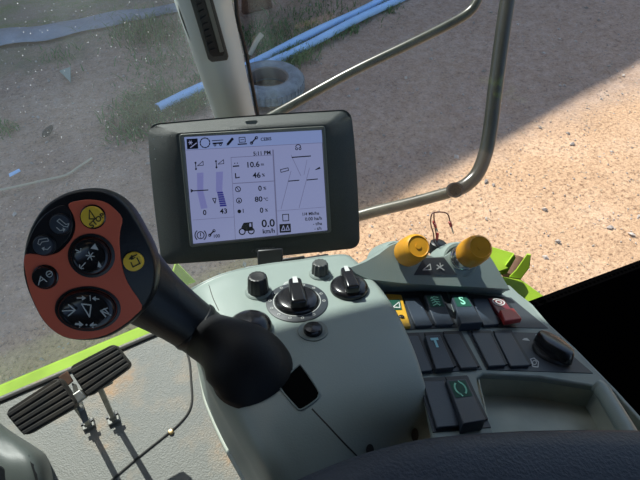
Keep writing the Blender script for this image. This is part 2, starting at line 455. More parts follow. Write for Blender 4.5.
# dark rubber seal down the right edge of the pillar
pts = [bend(py(*ext((236, 0), (256.5, 108), t), PW+.01), t) for t in (-2.2, -1.3, -.5, 0, .5, 1, 1.6, 2.2)]
tag(tube('trim_3', pts, .0035, M_black, None, n=4, seg=8), kind='structure')
pts = [bend(py(*ext((178.5, 0), (216, 110), t), PW+.012), t) for t in (-2.2, -1.3, -.5, 0, .5, 1, 1.6, 2.2)]
tag(tube('trim_4', pts, .0022, M_head, None, n=4, seg=8), kind='structure')

# roof with its headliner, sun visor edge and rear wall (above and behind the camera)
ZR = 3.95
bm = bmesh.new(); add_prism(bm, [V((-1.0, -1.15, ZR)), V((1.25, -1.15, ZR)), V((1.25, .75, ZR)), V((.8, 1.335, ZR)), V((-1.0, 1.40, ZR))], (0, 0, .14))
o = finish(bm, 'ceiling', M_head, bevel=.03); tag(o, kind='structure')
bm = bmesh.new(); add_prism(bm, [V((-1.0, -1.15, FLOOR-.1)), V((1.1, -1.15, FLOOR-.1)), V((1.1, -1.15, 2.80)), V((-1.0, -1.15, 2.80))], (0, -.05, 0))
o = finish(bm, 'wall_rear', M_head, smooth=False); tag(o, kind='structure')
bm = bmesh.new(); add_prism(bm, [V((-1.0, -1.15, FLOOR-.1)), V((-1.0, .72, FLOOR-.1)), V((-1.0, .72, ZR)), V((-1.0, -1.15, ZR))], (-.05, 0, 0))  # unseen cab side, closed solid to cut the light inside
o = finish(bm, 'wall_left', M_head, smooth=False); tag(o, kind='structure')

bm = bmesh.new(); add_prism(bm, [V((1.1, -1.15, FLOOR-.1)), V((1.1, -.22, FLOOR-.1)), V((1.1, -.22, ZR)), V((1.1, -1.15, ZR))], (.05, 0, 0))  # unseen rear side wall, added to dim the cab interior
o = finish(bm, 'wall_right', M_head, smooth=False); tag(o, kind='structure')

# ================================================================== OUTSIDE THINGS
# two blue pipes
def gz(x, y, z=.05): return onz(x, y, z)
a, b = gz(158, 109), gz(310, 35); d = (b-a).normalized()
for lab, st, nm, r, wob in [('blue plastic pipe lying further off, its open end in the grass', a, 'water_pipe', .058, .01),
                       ('blue plastic pipe lying nearer the cab, weeds growing along it', gz(252, 72.5), 'water_pipe', .055, .012)]:
    bm = bmesh.new(); en = st + d*9.5
    L = 24
    def ptn(k, rr):
        return st.lerp(en, k/L) + V((0, 0, .012*math.sin(k*1.1+st.x)))
    cs = [ptn(k, r) for k in range(L+1)]
    aa, bb = frame_of(d)
    out = [[c+(aa*math.cos(2*PI*j/18)+bb*math.sin(2*PI*j/18))*r for j in range(18)] for c in cs]
    inn = [[c+(aa*math.cos(2*PI*j/18)+bb*math.sin(2*PI*j/18))*r*.86 for j in range(18)] for c in (cs[0], cs[0]+d*.5)]
    add_rings(bm, [inn[1], inn[0]]+out, True, True)
    o = finish(bm, nm, M_pipe); tag(o, lab, 'pipe', 'blue pipes on the ground')
# tyre lying flat
tcn = onz(268, 84, .10); tcn.z = .0
prof = []
R_, r_ = .43, .245
ring = [(r_, .06), (r_+.015, .02), (r_+.07, .0), (R_-.04, .01), (R_, .05), (R_+.005, .11), (R_, .17), (R_-.04, .215), (r_+.09, .225), (r_+.035, .215), (r_, .18)]
bm = bmesh.new(); add_lathe(bm, ring+[ring[0]], tcn, V((.02, .03, 1)), 56, False, False)
tt = thing('old_tyre', 'old grey tyre lying flat on the soil beside the blue pipes', 'tyre', tcn)
finish(bm, 'tyre_carcass', M_tyre, tt)
bm = bmesh.new()
for k in range(44):
    t = 2*PI*k/44; c = tcn+V((math.cos(t)*(R_+.004), math.sin(t)*(R_+.004), .11))
    ax = (V((math.cos(t), math.sin(t), 0)), V((-math.sin(t), math.cos(t), 0)), V((0, 0, 1)))
    add_box(bm, c, .016, .036, .10, ax)
finish(bm, 'tread', M_tyre, tt, smooth=False)
bm = bmesh.new(); add_lathe(bm, [(r_+.012, .19), (r_-.012, .185), (r_-.018, .12), (r_-.012, .05), (r_+.01, .04)], tcn, (0, 0, 1), 48, False, False)
finish(bm, 'bead', mat('tyre_bead', (.16, .14, .12), .8), tt)
# tan drum-like tank beyond the pillar
tk = onz(252, 42, 0)
tb = thing('rusty_tank', 'tan weathered tank on the dark soil beyond the cab pillar', 'tank', tk)
ax = V((.75, .5, .12)).normalized()
lathe('shell', [(.02, -.95), (.25, -.93), (.42, -.82), (.48, -.65), (.49, 0), (.48, .65), (.42, .82), (.25, .93), (.02, .95)], tk+V((.12, .75, .92)), ax, M_tank, tb, seg=36)
for s in (-.45, .5):
    bm = bmesh.new(); c = tk+V((.12, .75, 0))+ax*s; c.z = .24
    add_prism(bm, [c+V((-.25, -.05, -.27)), c+V((.25, -.05, -.27)), c+V((.18, -.05, .3)), c+V((-.18, -.05, .3))], (0, .1, 0))
    finish(bm, 'saddle', M_rust, tb, bevel=.01)
bm = bmesh.new(); c = onz(250, 55, .02); e = onz(262, 34, .25)
add_tube(bm, crv([c, c.lerp(e, .5)+V((.02, .02, .03)), e], 5), .035, 10)
o = finish(bm, 'old_hose', M_straw); tag(o, 'short tan length of hose leaning near the old tank', 'hose')
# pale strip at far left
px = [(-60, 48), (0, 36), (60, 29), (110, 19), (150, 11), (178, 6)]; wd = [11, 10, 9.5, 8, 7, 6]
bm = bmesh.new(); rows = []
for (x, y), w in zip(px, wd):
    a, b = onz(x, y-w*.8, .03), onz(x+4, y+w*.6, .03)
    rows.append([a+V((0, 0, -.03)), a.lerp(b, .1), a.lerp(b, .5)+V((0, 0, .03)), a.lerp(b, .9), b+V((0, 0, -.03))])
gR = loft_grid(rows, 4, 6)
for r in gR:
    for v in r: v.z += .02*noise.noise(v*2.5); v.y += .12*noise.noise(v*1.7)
add_grid(bm, gR); o = finish(bm, 'ground_band', M_strip, solid=.01); tag(o, 'pale blue grey strip lying across the far ground', 'band')
# bits on the ground
o = tube('pale_hose', [onz(-20, 194, .01), onz(10, 188, .012), onz(45, 180, .015), onz(66, 175, .012), onz(80, 166, .012), onz(92, 158, .012)], .012, M_straw); tag(o, 'thin pale hose lying on the bare soil left of the monitor', 'hose')
bm = bmesh.new(); c = onz(15, 174, .02)
add_prism(bm, [c+V((-.05, -.03, 0)), c+V((.06, 0, .01)), c+V((.05, .04, .015)), c+V((-.05, .01, .01))], (0, 0, .008)); o = finish(bm, 'plastic_scrap', M_pipe, bevel=.002); tag(o, 'small light blue plastic scrap on the soil near the pale hose', 'scrap')
bm = bmesh.new()
add_tube(bm, crv([onz(43, 137, .02), onz(47, 132, .035), onz(52, 126, .03)], 4), [.012, .02, .03, .035, .036, .034, .03, .024, .012], 8); o = finish(bm, 'dark_clod', M_groove); tag(o, 'dark elongated clod on the soil left of the monitor', 'clod')
bm = bmesh.new(); c = onz(66, 77, .0)
add_prism(bm, [onz(60, 72, .02), onz(71, 68, .05), onz(71, 83, .02)], (0, 0, .02)); o = finish(bm, 'pale_board', mat('pale_board', (.36, .40, .33), .8), bevel=.003); tag(o, 'pale greenish triangular scrap of board on the far soil', 'scrap')
# grass
bm = bmesh.new()
def tuft(x, y, n, h, spread, px=True):
    n = int(n*1.6); c = onz(x, y, 0) if px else V((x, y, 0))
    for _ in range(n):
        q = c + V((random.gauss(0, spread), random.gauss(0, spread), -.02)); hh = h*random.uniform(.4, 1.2)
        d = V((random.gauss(0, .5), random.gauss(0, .5), 1)).normalized(); w = frame_of(d)[0]*random.uniform(.004, .010)
        m = q+d*hh*.6; t = q+d*hh+V((d.x, d.y, -.3))*hh*.5
        v = [bm.verts.new(k) for k in (q-w, q+w, m+w*.8, m-w*.8, t)]
        bm.faces.new(v[:4]); bm.faces.new((v[3], v[2], v[4]))
for (x, y, n, h, s) in [(150, 100, 260, .16, .16), (142, 115, 280, .18, .18), (135, 128, 160, .14, .18), (172, 108, 180, .16, .12), (188, 104, 200, .17, .13), (200, 97, 120, .14, .1), (205, 80, 100, .14, .15),
                        (140, 28, 300, .20, .30), (152, 36, 220, .18, .25), (175, 60, 160, .14, .35), (195, 45, 130, .12, .35), (165, 75, 130, .12, .35),
                        (290, 54, 300, .17, .15), (283, 60, 160, .14, .12), (300, 52, 120, .13, .12), (318, 42, 110, .12, .08), (330, 35, 110, .12, .08), (345, 28, 120, .12, .1), (272, 64, 60, .12, .07),
                        (362, 18, 90, .12, .08), (265, 35, 200, .12, .3), (285, 33, 180, .12, .3), (300, 24, 140, .1, .3), (385, 8, 90, .14, .12), (262, 46, 100, .12, .15),
                        (320, 10, 200, .12, .4), (6, 128, 60, .1, .08), (60, 52, 60, .1, .15)]:
    tuft(x, y, n, h, s)
o = finish(bm, 'grass', M_grass, smooth=False, recalc=False, angle=0); tag(o, 'green weeds growing along the pipes and far soil', 'grass', kind='stuff')
# loose stones and straw
bm = bmesh.new()
def ground_z(x, y): return .05*noise.noise(V((x*.6, y*.6, 0)))+.018*noise.noise(V((x*2.3, y*2.3, 4)))-.03
def stone(x, y, r):
    c = V((x, y, ground_z(x, y)+r*.25)); ax = V((random.gauss(0, 1), random.gauss(0, 1), random.gauss(0, 1))).normalized(); a_, b_ = frame_of(ax)
    e = r*random.uniform(.4, .8)
    v = [bm.verts.new(c+k) for k in (ax*r*.7, -ax*r*.6, a_*r, -a_*r, b_*e, -b_*e)]
    for i, j, k in ((0, 2, 4), (0, 4, 3), (0, 3, 5), (0, 5, 2), (1, 4, 2), (1, 3, 4), (1, 5, 3), (1, 2, 5)): bm.faces.new((v[i], v[j], v[k]))
for _ in range(6000):
    x = random.uniform(-3, 8); y = random.uniform(.5, 8.5)
    stone(x, y, random.uniform(.005, .016) if random.random() < .95 else random.uniform(.02, .04))
o = finish(bm, 'gravel', M_stone, smooth=False, angle=0); tag(o, 'small loose stones scattered over the dry yard soil', 'gravel', kind='stuff')
bm = bmesh.new()
for _ in range(2600):
    x = random.uniform(-3, 8); y = random.uniform(.5, 7); c = V((x, y, ground_z(x, y)+.004)); t = random.uniform(0, PI); l = random.uniform(.012, .04)
    add_box(bm, c, l, .0035, .003, (V((math.cos(t), math.sin(t), random.gauss(0, .1))), V((-math.sin(t), math.cos(t), 0)), V((0, 0, 1))))
o = finish(bm, 'straw_litter', M_straw, smooth=False, angle=0); tag(o, 'chopped straw bits scattered over the yard soil', 'straw', kind='stuff')

# handrails outside
dr = 1.25
hr = thing('handrail', 'grey steel ladder handrail with an upright tube beyond the side window', 'handrail', P(475, 240, 1.6))
up_ = [P(517, -90, 1.18), P(510, -20, 1.19), P(503, 30, 1.20), P(495, 90, 1.22), P(490, 130, 1.24), P(485, 155, 1.25), P(477, 174, 1.255), P(466, 185, 1.255), P(455, 190.5, 1.255)]
tube('upright_tube', up_, .0185, mat('dark_rail_paint', (.030, .033, .026), .3), hr, n=8, seg=20)
lowp = [P(300, 236, 1.32), P(360, 215.5, 1.30), P(410, 203, 1.28), P(449, 192.5, 1.262)]
tube('lower_tube', lowp, .0155, M_rail, hr, n=6, seg=20)
ce = P(455, 190, 1.222); ad = (CAM-ce).normalized()*.9 + rt*.15
bm = bmesh.new(); add_lathe(bm, [(.0155, -.006), (.0155, .009), (.0195, .009), (.0195, -.02), (.0155, -.02)], ce, ad, 28, False, False); finish(bm, 'end_cap', M_black, hr)
lathe('bore', [(.0155, -.01), (.0155, .001)], ce, ad, M_blk, hr)
ma = thing('mirror_arm', 'dark bent tubular arm sunlit along its top, rising behind the monitor', 'arm', P(300, 130, 1.3))
pts = [P(250, 128, 1.36), P(290, 106, 1.34), P(350, 73, 1.32), (P(410, 44, 1.30)), P(450, 24, 1.29), P(468, 13, 1.285), P(476, 3, 1.28), P(480, -12, 1.28), P(484, -60, 1.27)]
tube('arm_tube', pts, .0125, M_arm, ma, n=8, seg=20)
for (x, y) in ((470, 12),):
    pass

# lime green bracket beyond the console
gb = thing('green_bracket', 'lime green folded steel bracket with a rusty roller beyond the console', 'bracket', P(505, 300, .95))
pg = Pl(P(505, 265, .80), V((-.1, -.35, 1)))
prism('top_plate', [pg.at(*p) for p in [(480, 243), (514, 253), (516, 258), (509, 268), (498, 272), (488, 262)]], -pg.n*.006, M_lime, gb, bevel=.001)
pf = Pl(P(508, 268, .80), V((-.5, -.7, .35)))
prism('side_plate', [pf.at(*p) for p in [(514, 254), (516, 258), (507, 274), (498, 276)]], -pf.n*.005, M_lime, gb, bevel=.001)
pe = Pl(P(520, 268, .82), V((-.75, -.45, .5)))
prism('ear_plate', [pe.at(*p) for p in [(527, 254), (531, 255), (529.5, 268), (521, 279), (509, 277), (516, 270)]], -pe.n*.006, M_lime, gb, bevel=.001)
prism('base_plate', [pg.at(*p, -.03) for p in [(500, 276), (522, 280), (552, 302), (534, 310), (508, 300)]], -pg.n*.008, M_lime, gb, bevel=.001)
a = P(513, 273, .85); b = P(521, 256, .86)
bm = bmesh.new(); add_lathe(bm, [(.009, -.012), (.016, -.01), (.016, .028), (.009, .03)], a, b-a, 24); finish(bm, 'roller', M_rust, gb)
lathe('pivot_bolt', [(.006, 0), (.006, .004), (.003, .005)], pg.at(533, 305, -.028), pg.n, M_rust, gb, seg=6)
lg = prism('corner_gusset', [onz(176, 262, FLOOR+.05), onz(196, 282, FLOOR+.02), onz(186, 286, FLOOR), onz(172, 276, FLOOR+.03)], V((0, .01, -.004)), M_lime2, FB, bevel=.001)

# ================================================================== CONSOLE
H = Pl(P(296, 298, .43), (.15, .25, 1))
S = Pl(P(405, 315, .45), (.33, .27, .90))
con = thing('armrest_console', 'grey green control console covered in switches and rotary knobs', 'console', V((.16, .16, FLOOR)))
def hp(x, y, h): return H.at(x, y, h)
top = [
 [(183,300,-.03),(195,290,-.008),(225,276,0),(262,267.5,0),(300,262.5,0),(330,258,0),(345,257,-.002),(352,259,-.008)],
 [(190,315,-.03),(202,303,-.006),(230,290,0),(264,283,0),(300,278,0),(334,272,0),(356,268.5,-.001),(364,270,-.008)],
 [(197,334,-.03),(210,322,-.006),(238,312,0),(270,306,0),(304,302,0),(342,294,0),(372,286,-.001),(379,288,-.008)],
 [(200,358,-.03),(215,349,-.006),(243,340,0),(277,336,0),(312,332,0),(354,324,0),(391,312,-.001),(396,314,-.008)],
 [(213,390,-.03),(228,385,-.008),(256,382,-.002),(291,378,0),(326,373,0),(368,364,0),(409,351,-.002),(413,353,-.008)],
 [(231,424,-.03),(246,424,-.010),(273,421,-.004),(306,416,-.003),(339,411,-.004),(380,402,-.005),(421,390,-.008),(425,392,-.013)],
 [(252,460,-.03),(266,460,-.012),(291,455,-.010),(323,450,-.012),(353,445,-.016),(391,437,-.022),(429,427,-.027),(433,429,-.033)],
 [(272,500,-.04),(285,500,-.026),(312,495,-.024),(340,490,-.028),(370,485,-.038),(405,475,-.050),(436,464,-.06),(441,465,-.066)]]
low = [(181,304),(188,322),(195,345),(202,375),(209,406),(225,442),(245,478),(264,516)]
rows = []
for r, l in zip(top, low):
    w = [hp(*p) for p in r]
    side = hp(l[0], l[1], -.13)
    bot = V((side.x+.02, side.y, FLOOR+.03))
    e = r[-1]
    rd = hp(e[0], e[1], e[2]-.045)
    rows.append([bot, side.lerp(bot, .5), side, side.lerp(w[0], .75)] + w + [hp(e[0], e[1], e[2]-.015), rd])
far = [p.copy() for p in rows[0]]
far = [rows[0][0]+V((0, .02, 0)), rows[0][1]+V((0, .02, 0))] + [CAM+(p-CAM)*1.0+V((.01, .03, -.07)) for p in rows[0][2:]]
rows = [far, [p.lerp(q, .96) for p, q in zip(far, rows[0])]] + rows
rows[1] = [CAM+(p-CAM)*1.012 + V((0, .004, -.004)) for p in rows[2]]
rows[0] = [p+V((.015, .03, -.09)) if i > 2 else p+V((0, .02, 0)) for i, p in enumerate(rows[1])]
rows[1] = [p+V((0,0,-.002)) for p in rows[1]]
grid = loft_grid(rows, 6, 6)
bm = bmesh.new(); add_grid(bm, grid)
bm.normal_update(); bm.verts.ensure_lookup_table()
bv = BVHTree.FromBMesh(bm)
cowl = finish(bm, 'cowl', M_cowl, con, angle=0, solid=.0015)
def onc(x, y, h=0):
    d = ray(x, y); q = bv.ray_cast(CAM, d.normalized())
    if q[0] is None: return H.at(x, y, h)
    n = q[1] if q[1].dot(CAM-q[0]) > 0 else -q[1]
    return q[0] - d.normalized()*(h+.0012)
def cnrm(x, y):
    q = bv.ray_cast(CAM, ray(x, y).normalized()); n = q[1]
    return n if n.dot(CAM-q[0]) > 0 else -n
# seam lines and holes of the cowl
def seam(pts, w, name='seam'):
    bm = bmesh.new(); c = [onc(*p, -.0007) for p in [tuple(q[:2]) for q in crv([(x, y, 0) for x, y in pts], 8)]]
    add_tube(bm, c, w, 6); return finish(bm, name, M_groove, con)
seam([(312, 409), (330, 428), (345, 444), (364, 463)], .0007)
seam([(209, 285), (213, 298), (219, 311)], .0006)
bm = bmesh.new(); rp = [hp(q[0], q[1], -.127) for q in crv([(202, 372, 0), (205, 388, 0), (209.5, 406, 0), (225.5, 442, 0), (245.5, 478, 0), (264.5, 516, 0)], 8)]
add_tube(bm, rp, .0040, 10); finish(bm, 'flank_rim', mat('pale_rim', (.46, .49, .42), .4), con)
# gear slot
sl = [(298, 366), (303, 368), (318, 390), (318.5, 396), (316, 400), (304, 408.5), (299, 409.5), (296, 407), (280, 388), (284, 380)]
cs_ = (sum(p[0] for p in sl)/len(sl), sum(p[1] for p in sl)/len(sl)); sl = [tuple(q[:2]) for q in crv([(x, y, 0) for x, y in sl], 3, True)]
bm = bmesh.new(); rs = [[bm.verts.new(onc(*lerp2(cs_, p, k), .0004)) for p in sl] for k in (1, .75, .5, .25)]
for a_, b_ in zip(rs, rs[1:]):
    for i in range(len(sl)): bm.faces.new((a_[i], a_[(i+1) % len(sl)], b_[(i+1) % len(sl)], b_[i]))
bm.faces.new(rs[-1])
slot = finish(bm, 'lever_slot', mat('slot_black', (.002, .002, .002), .9, spec=.05), con, label='black rectangular slot')
tube('slot_lip', [onc(*p, .0002) for p in sl+sl[:1]], .0007, M_cowl2, con, n=0, seg=6)
for (x, y, rx, ry) in ((370, 450, 4, 6), (415, 435, 3.6, 7)):
    bm = bmesh.new(); ps = [onc(x+rx*math.cos(t*PI/12)*(1-.3*math.sin(t*PI/12+PI) if False else 1), y+ry*math.sin(t*PI/12), .0004) for t in range(24)]
    bm.faces.new([bm.verts.new(p) for p in ps]); finish(bm, 'screw_hole', M_groove, con, angle=0)

# knobs on the cowl
def knob(x, y, r, h, name, m, rip=None, label=None, collar=True):
    o = onc(x, y); n = H.n
    if collar: lathe('knob_collar', [(r*1.25, -.003), (r*1.25, .001), (r*1.12, .0022)], o, n, M_cowl2, con, seg=32)
    return lathe(name, [(r*1.03, .0), (r*1.0, .002), (r*.90, h*.86), (r*.82, h*.97), (r*.7, h), (r*.55, h*.985)], o, n, m, con, seg=72, rip=rip, label=label)
knob(258.5, 292, .0098, .018, 'knob', M_black, (14, .05), 'plain black small knob')
knob(320, 274, .0085, .0135, 'knob', mat('grey_knob', (.07, .075, .07), .4), (11, .12), 'grey ribbed small knob')
def pointer(x, y, R, name, label, ang, ring=False):
    o = onc(x, y); n = H.n
    u = (H.at(x+10, y)-H.at(x, y)).normalized(); w = n.cross(u)
    if ring:
        lathe('dial_ring', [(R*1.40, -.003), (R*1.40, .0008), (R*1.36, .0012)], o, n, M_plate, con, seg=56, label='dark printed scale ring of the dial')
        pr = Print(lambda a_, b_: o+n*.0016+u*a_+w*b_)
        for k in range(13):
            t = math.radians(-210+k*20) if False else 2*PI*k/14
            c, s_ = math.cos(t)*R*1.22, math.sin(t)*R*1.22
            pr.circ(c, s_, R*.06, w=R*.025, n=10)
        pr.circ(0, 0, R*1.06, w=R*.03, n=48)
        pr.build('scale_marks', M_print, con)
    kn = lathe(name, [(R, 0), (R, .003), (R*.94, .005), (R*.80, .0065), (R*.5, .0068)], o, n, M_blackg, con, seg=48, label=label)
    t = math.radians(ang); d = u*math.cos(t)+w*math.sin(t); e = n.cross(d)
    bm = bmesh.new()
    add_prism(bm, [o+n*.005+d*a_+e*b_ for a_, b_ in ((-R*.86, -R*.36), (R*.86, -R*.30), (R*.98, 0), (R*.86, R*.30), (-R*.86, R*.36))], n*.0095)
    finish(bm, 'pointer_bar', M_blackg, kn, bevel=.0022)
    bm = bmesh.new()
    add_prism(bm, [o+n*.0143+d*a_+e*b_ for a_, b_ in ((R*.45, -R*.12), (R*.93, -R*.10), (R*.93, R*.10), (R*.45, R*.12))], n*.0006)
    finish(bm, 'pointer_mark', M_print, kn, smooth=False)
    return kn
pointer(297, 302, .0195, 'rotary_knob', 'black pointer knob inside the printed dial', 98, True)
pointer(349, 289, .0175, 'rotary_knob', 'black pointer knob right of the dial', 100)
# symbols printed above the pointer knobs
pr = Print(lambda x, y: onc(x, y, .0003))
pr.circ(289, 284.5, 5, w=1.2, ry=2.6); pr.line([(284, 284), (294, 285)], .8)
pr.build('dial_symbol', M_print, con); pr = Print(lambda x, y: onc(x, y, .0003)); pr.circ(349.5, 270.5, 5, w=1.2, ry=2.2); pr.line([(345, 270), (354, 271)], .9)
pr.build('pointer_mark', M_print, con)
# push button in a round dish
o = onc(313, 331); 
bm = bmesh.new(); add_lathe(bm, [(.0125, .0004), (.0122, .0010), (.0108, .0006), (.0095, .0003), (.0085, .0004)], o, H.n, 40, False, True); finish(bm, 'button_dish', M_cowl2, con)
lathe('push_button', [(.0078, 0), (.0078, .003), (.0066, .0045), (.003, .0052), (.0005, .0053)], o, H.n, M_blackg, con, label='round gloss black push button')
# domed black cap behind the joystick
o = onc(250, 329)
lathe('dome_cap', [(.0185, 0), (.0185, .002), (.017, .006), (.0125, .010), (.006, .0118), (.0005, .012)], o, H.n, M_blackg, con, label='gloss black domed cap beside the joystick boot')

# ---- switch panel plate and outer body
outl = [(352, 262), (420, 274), (510, 285), (531, 305), (548, 325), (575, 350), (613, 389), (606, 394), (596, 386), (540, 376.5), (484, 373.5), (477, 378), (480, 392), (490, 424), (497, 442), (480, 470), (440, 470), (434, 442), (427, 404), (414, 360), (398, 320), (376, 286)]
prism('switch_panel', [S.at(*p) for p in outl], -S.n*.006, M_cowl2, con, bevel=.0015)
# right flank under the panel edge
bm = bmesh.new()
eo = [(513, 291), (531, 305), (548, 325), (575, 350), (613, 389), (650, 430), (700, 480)]
ru = [S.at(*p, -.001) for p in eo]
def fdn(p, k): return V((p.x+.004*k, p.y+.004*k, p.z-.02*k))
add_grid(bm, [[p, fdn(p, 1), fdn(p, 3)+V((-.01, 0, 0)), V((p.x-.03, p.y-.01, FLOOR+.02))] for p in ru])
finish(bm, 'side_panel', M_cowl, con, solid=.003)
# recessed plates under each switch group
def plate(px, h=.0006): return prism('switch_bezel', [S.at(*p, h) for p in px], -S.n*.001, M_plate, con, smooth=False)
plate([(384, 292), (446, 291), (459, 327), (398, 330)])
plate([(449, 292), (511, 297.5), (548, 328), (466, 326.5)])
plate([(400, 333), (461, 331), (482, 369), (416, 374)])
plate([(467, 331), (546, 333), (593, 373), (487, 369.5)])
plate([(419, 379), (468, 376), (491, 427), (433, 432)])
def rocker(q, hs, m=M_sw, label=None, grow=1.06, name='rocker_switch', window=None, sym=None):
    """q: corners on the panel TL,TR,BR,BL; hs: heights of far edge, middle and near edge."""
    W = [S.at(*p) for p in q]
    c = (W[0]+W[1]+W[2]+W[3])/4
    fr = prism('switch_frame', [c+(w-c)*grow+S.n*.0003 for w in W], S.n*.0018, M_swb, con, smooth=False)
    n = S.n; bm = bmesh.new()
    ql = [q[0], lerp2(q[0], q[3], .46), q[3]]; qr = [q[1], lerp2(q[1], q[2], .46), q[2]]
    L = [S.at(*ql[i], hs[i])-n*hs[i] for i in range(3)]; R = [S.at(*qr[i], hs[i])-n*hs[i] for i in range(3)]
    rings = []
    vt = [[bm.verts.new(L[i]+n*hs[i]) for i in range(3)], [bm.verts.new(R[i]+n*hs[i]) for i in range(3)]]
    vb = [[bm.verts.new(L[i]+n*.0003) for i in range(3)], [bm.verts.new(R[i]+n*.0003) for i in range(3)]]
    for i in range(2):
        bm.faces.new((vt[0][i], vt[0][i+1], vt[1][i+1], vt[1][i]))
        bm.faces.new((vb[0][i], vb[1][i], vb[1][i+1], vb[0][i+1]))
        for s in range(2): bm.faces.new((vt[s][i], vb[s][i], vb[s][i+1], vt[s][i+1]))
    bm.faces.new((vt[0][0], vt[1][0], vb[1][0], vb[0][0])); bm.faces.new((vt[0][2], vb[0][2], vb[1][2], vt[1][2]))
    sw = finish(bm, name, m, con, bevel=.0007, seg=2, label=label, angle=25)
    def face(s, t, lift=.0003):   # s across, t along the far half
        a = L[0]+n*(hs[0]+lift); b = L[1]+n*(hs[1]+lift); c_ = R[0]+n*(hs[0]+lift); d = R[1]+n*(hs[1]+lift)
        return a.lerp(b, t).lerp(c_.lerp(d, t), s)
    if window:
        bm = bmesh.new(); bm.faces.new([bm.verts.new(face(s, t)) for s, t in ((.1, .1), (.9, .1), (.9, .92), (.1, .92))])
        finish(bm, 'symbol_window', window, sw, smooth=False, recalc=False, angle=0)
    if sym:
        pr = Print(lambda s, t: face(s, t, .0005)); sym[0](pr); pr.build('symbol', sym[1], sw)
    return sw
def sy_zig(p):
    for k in range(4): p.line([(.28, .30+.17*k), (.5, .2+.17*k), (.72, .26+.17*k)], .06)
    p.line([(.35, .2), (.65, .85)], .05)
def sy_S(p): p.text('S', .5, .5, .85, sx=.75)
def sy_T(p):
    p.line([(.3, .30), (.7, .30)], .16); p.line([(.5, .3), (.5, .8)], .15)
def sy_O(p):
    p.circ(.5, .5, .25, w=.08, ry=.32, a0=-65, a1=55); p.circ(.5, .5, .25, w=.08, ry=.32, a0=115, a1=235); p.line([(.55, .12), (.62, .24)], .06); p.line([(.45, .88), (.38, .76)], .06)
def sy_P(p):
    p.circ(.5, .5, .36, w=.09, ry=.4); p.circ(.5, .5, .17, w=.08, ry=.2)
fl_ = (.0032, .0032, .0034)
rocker([(404, 298), (418.5, 297.3), (432.5, 325), (415.6, 326)], fl_, label='blank switch beside the yellow switch')
rocker([(424, 295), (441, 294), (453.5, 324), (436, 325)], (.0075, .0065, .0035), label='rocker switch with a green striped symbol', window=M_gwin, sym=(sy_zig, M_printg))
rocker([(451, 295), (467, 295), (483, 322), (461.5, 323.5)], (.0058, .0062, .0090), label='rocker switch with a green letter S', window=M_gwin, sym=(sy_S, M_printg))
rocker([(472, 298.7), (488, 298.7), (499.5, 324), (483.5, 325.2)], fl_, label='blank switch between the S switch and the red one')
rocker([(405, 335.5), (418, 335.5), (432.5, 370), (416, 372)], fl_, label='blank switch left of the T switch')
rocker([(425, 335.5), (440, 334.5), (454.5, 367), (436, 369)], (.0060, .0050, .0055), label='rocker switch with a pale blue T', window=None, sym=(sy_T, M_printb))
rocker([(443.5, 334), (459, 333.5), (478, 367), (461, 368)], fl_, label='blank switch right of the T switch')
rocker([(472, 333), (490.5, 333), (506, 365), (489, 366)], fl_, label='blank switch in the middle row')
rocker([(494, 333), (511, 333), (530, 365), (511, 366)], fl_, label='blank switch beside the right pointer knob')
rocker([(422.5, 381), (444, 380), (460, 425.5), (437, 427.5)], fl_, label='blank switch in the lowest row')
rocker([(446, 380), (466, 378.5), (486, 419.5), (463.5, 423.5)], (.0062, .0068, .0100), label='rocker switch with a green rotation symbol', window=M_gwin, sym=(sy_O, M_printg))
rr = rocker([(488, 298), (503.5, 299), (514.5, 313), (502, 318)], (.0045, .0060, .0050), m=M_dred, label='dark red locking switch with a round parking symbol', sym=(sy_P, M_print))
bm = bmesh.new()
c4 = [S.at(*p, .0045) for p in [(498, 314), (512, 312.5), (520.5, 323), (503, 326)]]
add_prism(bm, c4, S.n*.0055); finish(bm, 'red_catch', M_redsw, con, bevel=.0012, label='bright red slide catch of the locking switch')
# yellow switch
yq = [(386, 293.5), (401.5, 294.5), (411, 326), (395, 327.5)]
ys = prism('yellow_switch', [S.at(*p, .0035) for p in yq], -S.n*.0034, M_ysw, con, bevel=.0008, label='yellow framed switch beside the cowl')
prism('symbol_window', [S.at(*p, .004) for p in [(386, 300), (400, 299.5), (402, 309.5), (389, 310)]], -S.n*.0003, M_gwin, ys)
pr = Print(lambda x, y: S.at(x, y, .0045)); pr.line([(393, 307), (399, 302), (400, 307.5)], .9, True); pr.line([(390, 307.5), (393, 307)], .8); pr.build('symbol', M_print, ys)
lathe('indicator', [(.0026, 0), (.0026, .0008), (.0018, .0014)], S.at(401.5, 317, .0038), S.n, M_black, ys, seg=16)
# right pointer knob on the panel
o = S.at(551, 354); n = S.n; u = (S.at(590, 380)-S.at(535, 338)).normalized(); u = (u-n*u.dot(n)).normalized(); w = n.cross(u)
kn = lathe('rotary_knob', [(.0165, 0), (.0165, .002), (.0155, .0035), (.008, .004)], o, n, M_black, con, seg=40, label='black pointer knob at the panel corner')
bm = bmesh.new()
add_rings(bm, [[o+n*h+(u*math.cos(2*PI*k/32)*.0185+w*math.sin(2*PI*k/32)*.0098)*s for k in range(32)] for h, s in ((.003, 1.06), (.011, 1.0), (.0135, .93), (.0143, .8))])
finish(bm, 'pointer_bar', M_blackg, kn)
pr = Print(lambda x, y: S.at(x, y, .0008))
pr.face([(522, 340), (524, 338.2), (527, 338), (530, 340.8)]); pr.text('1/2', 538, 336, 5)
pr.build('hare_symbol', M_print, con); pr = Print(lambda x, y: S.at(x, y, .0008)); pr.face([(549, 338.5), (553, 337.6), (557, 339.6), (553, 341)])
